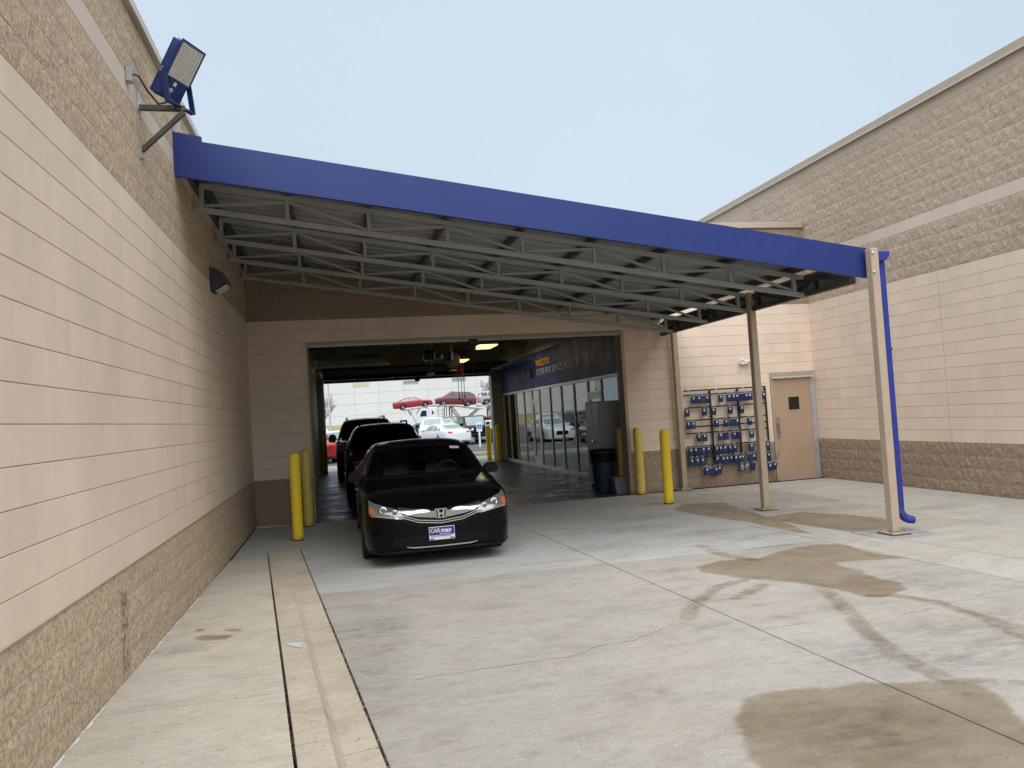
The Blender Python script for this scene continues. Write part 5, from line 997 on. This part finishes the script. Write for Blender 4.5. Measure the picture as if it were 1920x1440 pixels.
# black boxy off-roader
jp = thing('parked_off_roader', 'black boxy off-roader with round headlights facing the bay', 'car', (8.45, 49.6, LOTZ), PI+R(3), 'cars in the lot beyond the bay')
MB().prism([(-2.0, .45), (1.75, .45), (1.8, .6), (1.8, 1.06), (.62, 1.12), (.60, 1.14), (-2.0, 1.14)], 'x', -.66, .66).build('body', 'car_black', jp)
MB().prism([(-2.0, 1.14), (.58, 1.14), (.28, 1.76), (.1, 1.80), (-1.95, 1.80)], 'x', -.68, .68).build('hardtop', 'car_black', jp); MB().prism([(.575, 1.17), (.60, 1.17), (.315, 1.73), (.29, 1.73)], 'x', -.60, .60).build('windscreen', 'glass_light', jp)
for sx in (-1, 1):
    for a, c in ((-1.85, -.95), (-.85, .2)): MB().box((sx*.681, a, 1.2), (sx*.69, c, 1.68)).build('side_window', 'glass_dark', jp)
    for yy in (1.25, -1.35):
        MB().prism([(yy-.55, .62), (yy-.42, .92), (yy+.40, .95), (yy+.55, .70), (yy+.48, .70), (yy+.36, .88), (yy-.38, .86), (yy-.5, .62)], 'x', sx*.66, sx*.93).build('fender', 'trim_black', jp)
        Car.wheel(type('q', (), {'t': jp})(), sx*.80, yy, .40, sx, .26, 'rim')
    MB().lathe([(.0, .03), (.06, .025), (.09, .01), (.10, -.02)], 18, Matrix.Translation((sx*.47, 1.82, .90)) @ Matrix.Rotation(-PI/2, 4, 'X')).build('headlight', 'lamp_ring', jp, 40); MB().lathe([(.0, .03), (.045, .01)], 12, Matrix.Translation((sx*.78, 1.7, .88)) @ Matrix.Rotation(-PI/2, 4, 'X')).build('indicator', 'lamp_amber', jp)
    MB().box((sx*.76, .42, 1.16), (sx*.97, .52, 1.36), .03).build('wing_mirror', 'trim_black', jp)
for k in range(7): MB().box((-.30+k*.1-.028, 1.801, .72), (-.30+k*.1+.028, 1.81, 1.02)).build('grille_slot', 'trim_black', jp)
MB().box((-.85, 1.86, .48), (.85, 2.06, .66), .04).build('bumper', 'trim_black', jp); MB().bar((-.3, 1.8, .55), (-.3, 1.9, .55), .1).bar((.3, 1.8, .55), (.3, 1.9, .55), .1).build('bumper_bracket', 'trim_black', jp)
# accessible parking sign
sg = thing('parking_sign', 'blue and white accessible parking sign on a white post', 'sign', (7.72, 43.4, LOTZ))
MB().tube([(0, 0, 0), (0, 0, 1.05)], .055, 10).build('post', 'sign_white', sg); MB().box((-.16, -.05, .87), (.16, -.03, 1.42), .004).build('sign_plate', 'sign_white', sg); MB().box((-.12, -.056, 1.03), (.12, -.0505, 1.27)).build('symbol_field', 'sign_blue', sg)
b = MB().lathe([(.018, 0), (.018, .004)], 12, Matrix.Translation((0, -.057, 1.235)) @ Matrix.Rotation(PI/2, 4, 'X')).tube([(-.06+.055*math.cos(a)+.05, -.06, 1.11+.055*math.sin(a)) for a in np.linspace(R(110), R(400), 16)], .008, 6).bar((0, -.06, 1.21), (.0, -.06, 1.13), .016).bar((0, -.06, 1.13), (.05, -.06, 1.13), .016).bar((.05, -.06, 1.13), (.07, -.06, 1.06), .014); b.build('wheelchair_symbol', 'sign_white', sg)
# car carrier
TY = 96.
cr = thing('car_carrier', 'white car carrier truck with an upper ramp, loaded with red cars', 'truck', (11.6, TY, LOTZ))
MB().prism([(-4.1, .7), (-2.3, .7), (-2.3, 2.35), (-4.05, 2.22), (-4.15, 2.0)], 'y', -1.05, 1.05).build('hood', 'car_white', cr); MB().prism([(-2.3, .7), (-.95, .7), (-.95, 3.0), (-1.9, 3.0), (-2.3, 2.35)], 'y', -1.2, 1.2).build('cab', 'car_white', cr)
MB().box((-.94, -1.22, .8), (.12, 1.22, 3.12), .05).build('sleeper', 'car_white', cr); MB().prism([(-2.0, 2.1), (-1.15, 2.1), (-1.15, 2.8), (-1.72, 2.8)], 'y', -1.22, -1.205).build('side_window', 'glass_dark', cr); MB().box((-.5, -1.235, 2.3), (-.3, -1.222, 2.7)).build('sleeper_vent', 'glass_dark', cr)
MB().prism([(-2.25, 2.36), (-1.93, 2.92), (-1.95, 2.95), (-2.29, 2.38)], 'y', -1.1, 1.1).build('windscreen', 'glass_dark', cr); MB().box((-4.3, -1.2, .4), (-4.0, 1.2, .85), .05).build('bumper', 'chrome', cr)
MB().box((-4.0, -.5, .55), (6.6, .5, .85)).build('chassis', 'trim_black', cr)
for x in (-3.3, 1.0, 2.2, 5.2, 6.2):
    for sy in (-1, 1): w = MB().lathe([(.3, -.14), (.50, -.14), (.52, -.1), (.52, .1), (.50, .14), (.3, .14)], 24, Matrix.Translation((x, sy*.95, .52)) @ Matrix.Rotation(PI/2, 4, 'X')).build('wheel', 'tyre', cr, 40); MB().lathe([(.08, -.15), (.29, -.13), (.29, .13), (.08, .15)], 18, Matrix.Translation((x, sy*.95, .52)) @ Matrix.Rotation(PI/2, 4, 'X')).build('rim', 'rim', w, 40)
for sy in (-1, 1):
    MB().bar((-4.0, sy*.95, 3.0), (-.2, sy*.95, 3.33), .14, .12).build('ramp_rail', 'steel_grey', cr); MB().bar((-.1, sy*.95, 3.34), (2.3, sy*.95, 3.24), .14, .14).build('ramp_rail', 'steel_grey', cr); MB().bar((2.3, sy*.95, 3.22), (6.0, sy*.95, 2.58), .14, .12).build('ramp_rail', 'steel_grey', cr)
    MB().bar((-3.2, sy*1.0, 3.0), (-2.2, sy*1.0, .8), .12).build('ramp_post', 'steel_grey', cr); MB().bar((2.0, sy*1.0, .8), (2.0, sy*1.0, 3.2), .14).bar((1.4, sy*1.0, 3.2), (1.2, sy*1.0, .9), .10).build('ramp_post', 'steel_dark', cr); MB().bar((2.1, sy*1.0, 3.1), (3.4, sy*1.0, 1.1), .12).build('ramp_brace', 'steel_dark', cr); MB().bar((5.4, sy*1.0, 2.6), (4.2, sy*1.0, 1.6), .14).build('ramp_brace', 'steel_dark', cr)
for x in np.linspace(-3.6, 5.6, 12): MB().box((x-.12, -.95, 2.92+.09*(x+3.6)/1. if x < 0 else 3.22-max(0, x-2.3)*.17-.06), (x+.12, .95, (2.92+.09*(x+3.6) if x < 0 else 3.22-max(0, x-2.3)*.17-.06)+.05)).build('ramp_slat', 'steel_dark', cr)
lad = MB().bar((.3, -1.15, 1.2), (.3, -1.15, 3.1), .05).bar((.85, -1.15, 1.2), (.85, -1.15, 3.1), .05)
for z in (1.5, 1.9, 2.3, 2.7): lad.bar((.3, -1.15, z), (.85, -1.15, z), .04)
lad.build('ladder', 'steel_dark', cr); MB().tube([(.2, -.9, 1.3), (3.2, -.9, 1.3)], .28, 12).build('fuel_tank', 'steel_dark', cr, 40); MB().box((4.2, -.9, .9), (6.4, .9, 1.4)).build('lower_deck', 'steel_dark', cr)
c = lot('sedan', 'carried_sedan', 'red sedan on the front of the car carrier ramp', 'car_red', 8.95, TY, -90, 3.08, gl='glass_light'); c.t.rotation_euler = (0, 0, R(-90)); c.t.rotation_euler = (R(4.), 0, R(-90))
c = lot('van', 'carried_minivan', 'maroon minivan on the rear of the car carrier ramp', 'car_maroon', 14.2, TY, 90, 3.08, gl='glass_dark'); c.t.rotation_euler = (R(4.5), 0, R(90))
c = lot('suv', 'carried_suv', 'grey utility vehicle raised at the right edge of the opening', 'car_silver', 19.6, TY+1, -90, 3.05)
r2 = thing('carrier_trailer', 'grey steel trailer ramp under the raised grey utility vehicle', 'trailer', (20.2, TY+1, LOTZ))
MB().box((-3, -.95, 2.95), (3, -.75, 3.09)).build('ramp_rail', 'steel_grey', r2); MB().box((-3, .75, 2.95), (3, .95, 3.09)).build('ramp_rail', 'steel_grey', r2); MB().box((-3, -.9, .7), (3, .9, .95)).build('deck', 'steel_dark', r2)
for x in (-1.6, 2.6):
    for sy in (-.9, .9): MB().bar((x, sy, .9), (x, sy, 3.0), .12).build('ramp_post', 'steel_dark', r2); MB().lathe([(.3, -.14), (.5, -.12), (.5, .12), (.3, .14)], 20, Matrix.Translation((x, sy, .5)) @ Matrix.Rotation(PI/2, 4, 'X')).build('wheel', 'tyre', r2, 40)
# warehouse
wh = thing('warehouse', 'huge white panelled warehouse filling the view beyond the lot', 'building', (-40, 152, 1.2))
MB().box((0, .06, -.5), (110, 40, 13.2)).build('wall_core', 'panel_gap', wh)
pm = MB().box((0, 0, 0), (4.74, .08, 2.10), .01).mesh('wall_panel', 'panel_white')
wins = {(8, 3): 'win_yellow', (10, 3): 'win_grey', (12, 3): 'win_grey'}
for i in range(23):
    for j in range(6): inst('wall_panel', pm, wh, (i*4.78+.02, 0, -.15+j*2.14))
for x0, x1, z0, z1, m in ((42.85, 45.9, 7.5, 8.35, 'win_yellow'), (52.5, 55.5, 7.5, 8.3, 'win_grey'), (62.1, 65.0, 7.55, 8.35, 'win_grey')):
    w = MB().box((x0, -.06, z0), (x1, .02, z1), .01).build('window', 'panel_gap', wh); MB().box((x0+.08, -.065, z0+.08), (x1-.08, -.058, z1-.08)).build('pane', m, w)
# light pole and bare trees
lp = thing('light_pole', 'tall pale light pole at the left of the lot', 'light pole', (-1.15, 99, LOTZ))
MB().lathe([(.35, 0), (.35, .9), (.3, .95)], 16).build('footing', 'panel_gap', lp, 40); MB().tube([(0, 0, .95), (0, 0, 9.)], [.13, .08], 10).build('pole', 'pole_grey', lp, 40)
MB().bar((-.8, 0, 8.95), (.8, 0, 8.95), .08).build('cross_arm', 'pole_grey', lp)
for s in (-1, 1): MB().box((s*.8-.25, -.2, 8.9), (s*.8+.25, .2, 9.08), .03).build('lamp_head', 'pole_grey', lp)
def bare_tree(x, y, z, h, label, seed):
    r = random.Random(seed); t = thing('bare_tree', label, 'tree', (x, y, z)); tr, cw = MB(), MB()
    def grow(b, p, d, L, rad, lev):
        pts = [p]; q = p.copy()
        for k in range(3): d = (d+Vector((r.uniform(-.18, .18), r.uniform(-.18, .18), r.uniform(-.02, .12)))).normalized(); q = q+d*L/3; pts.append(q.copy())
        b.tube(pts, [rad, rad*.85, rad*.7, rad*.5], 5 if lev > 1 else 7)
        if lev < 5:
            for k in range(4 if lev else 6):
                f = r.uniform(.35, 1.); i = min(2, int(f*3)); s = pts[i].lerp(pts[i+1], f*3-i); a = Vector((r.uniform(-1, 1), r.uniform(-1, 1), r.uniform(.0, .9))).normalized(); grow(cw, s, (d*.7+a*.8).normalized(), L*r.uniform(.5, .72), rad*.5, lev+1)
    grow(tr, Vector((0, 0, 0)), Vector((0, 0, 1)), h*.42, h*.016, 0); tr.build('trunk', 'bark', t); cw.build('crown', 'bark', t)
bare_tree(24.4, 128, .9, 8.5, 'leafless tree rising behind the raised grey utility vehicle', 5)
bare_tree(-2.6, 118, .1, 8.0, 'leafless tree beside the tall pale light pole', 9)
t = thing('roof_vent', 'small pale rooftop vent showing just above the blue fascia', 'vent', (8.5, 19.4, 5.05)); MB().box((-.24, -.24, 0), (.24, .24, 1.52), .01).build('curb', 'coping_light', t); MB().box((-.30, -.30, 1.52), (.30, .30, 1.72), .03).build('hood', 'coping_light', t)
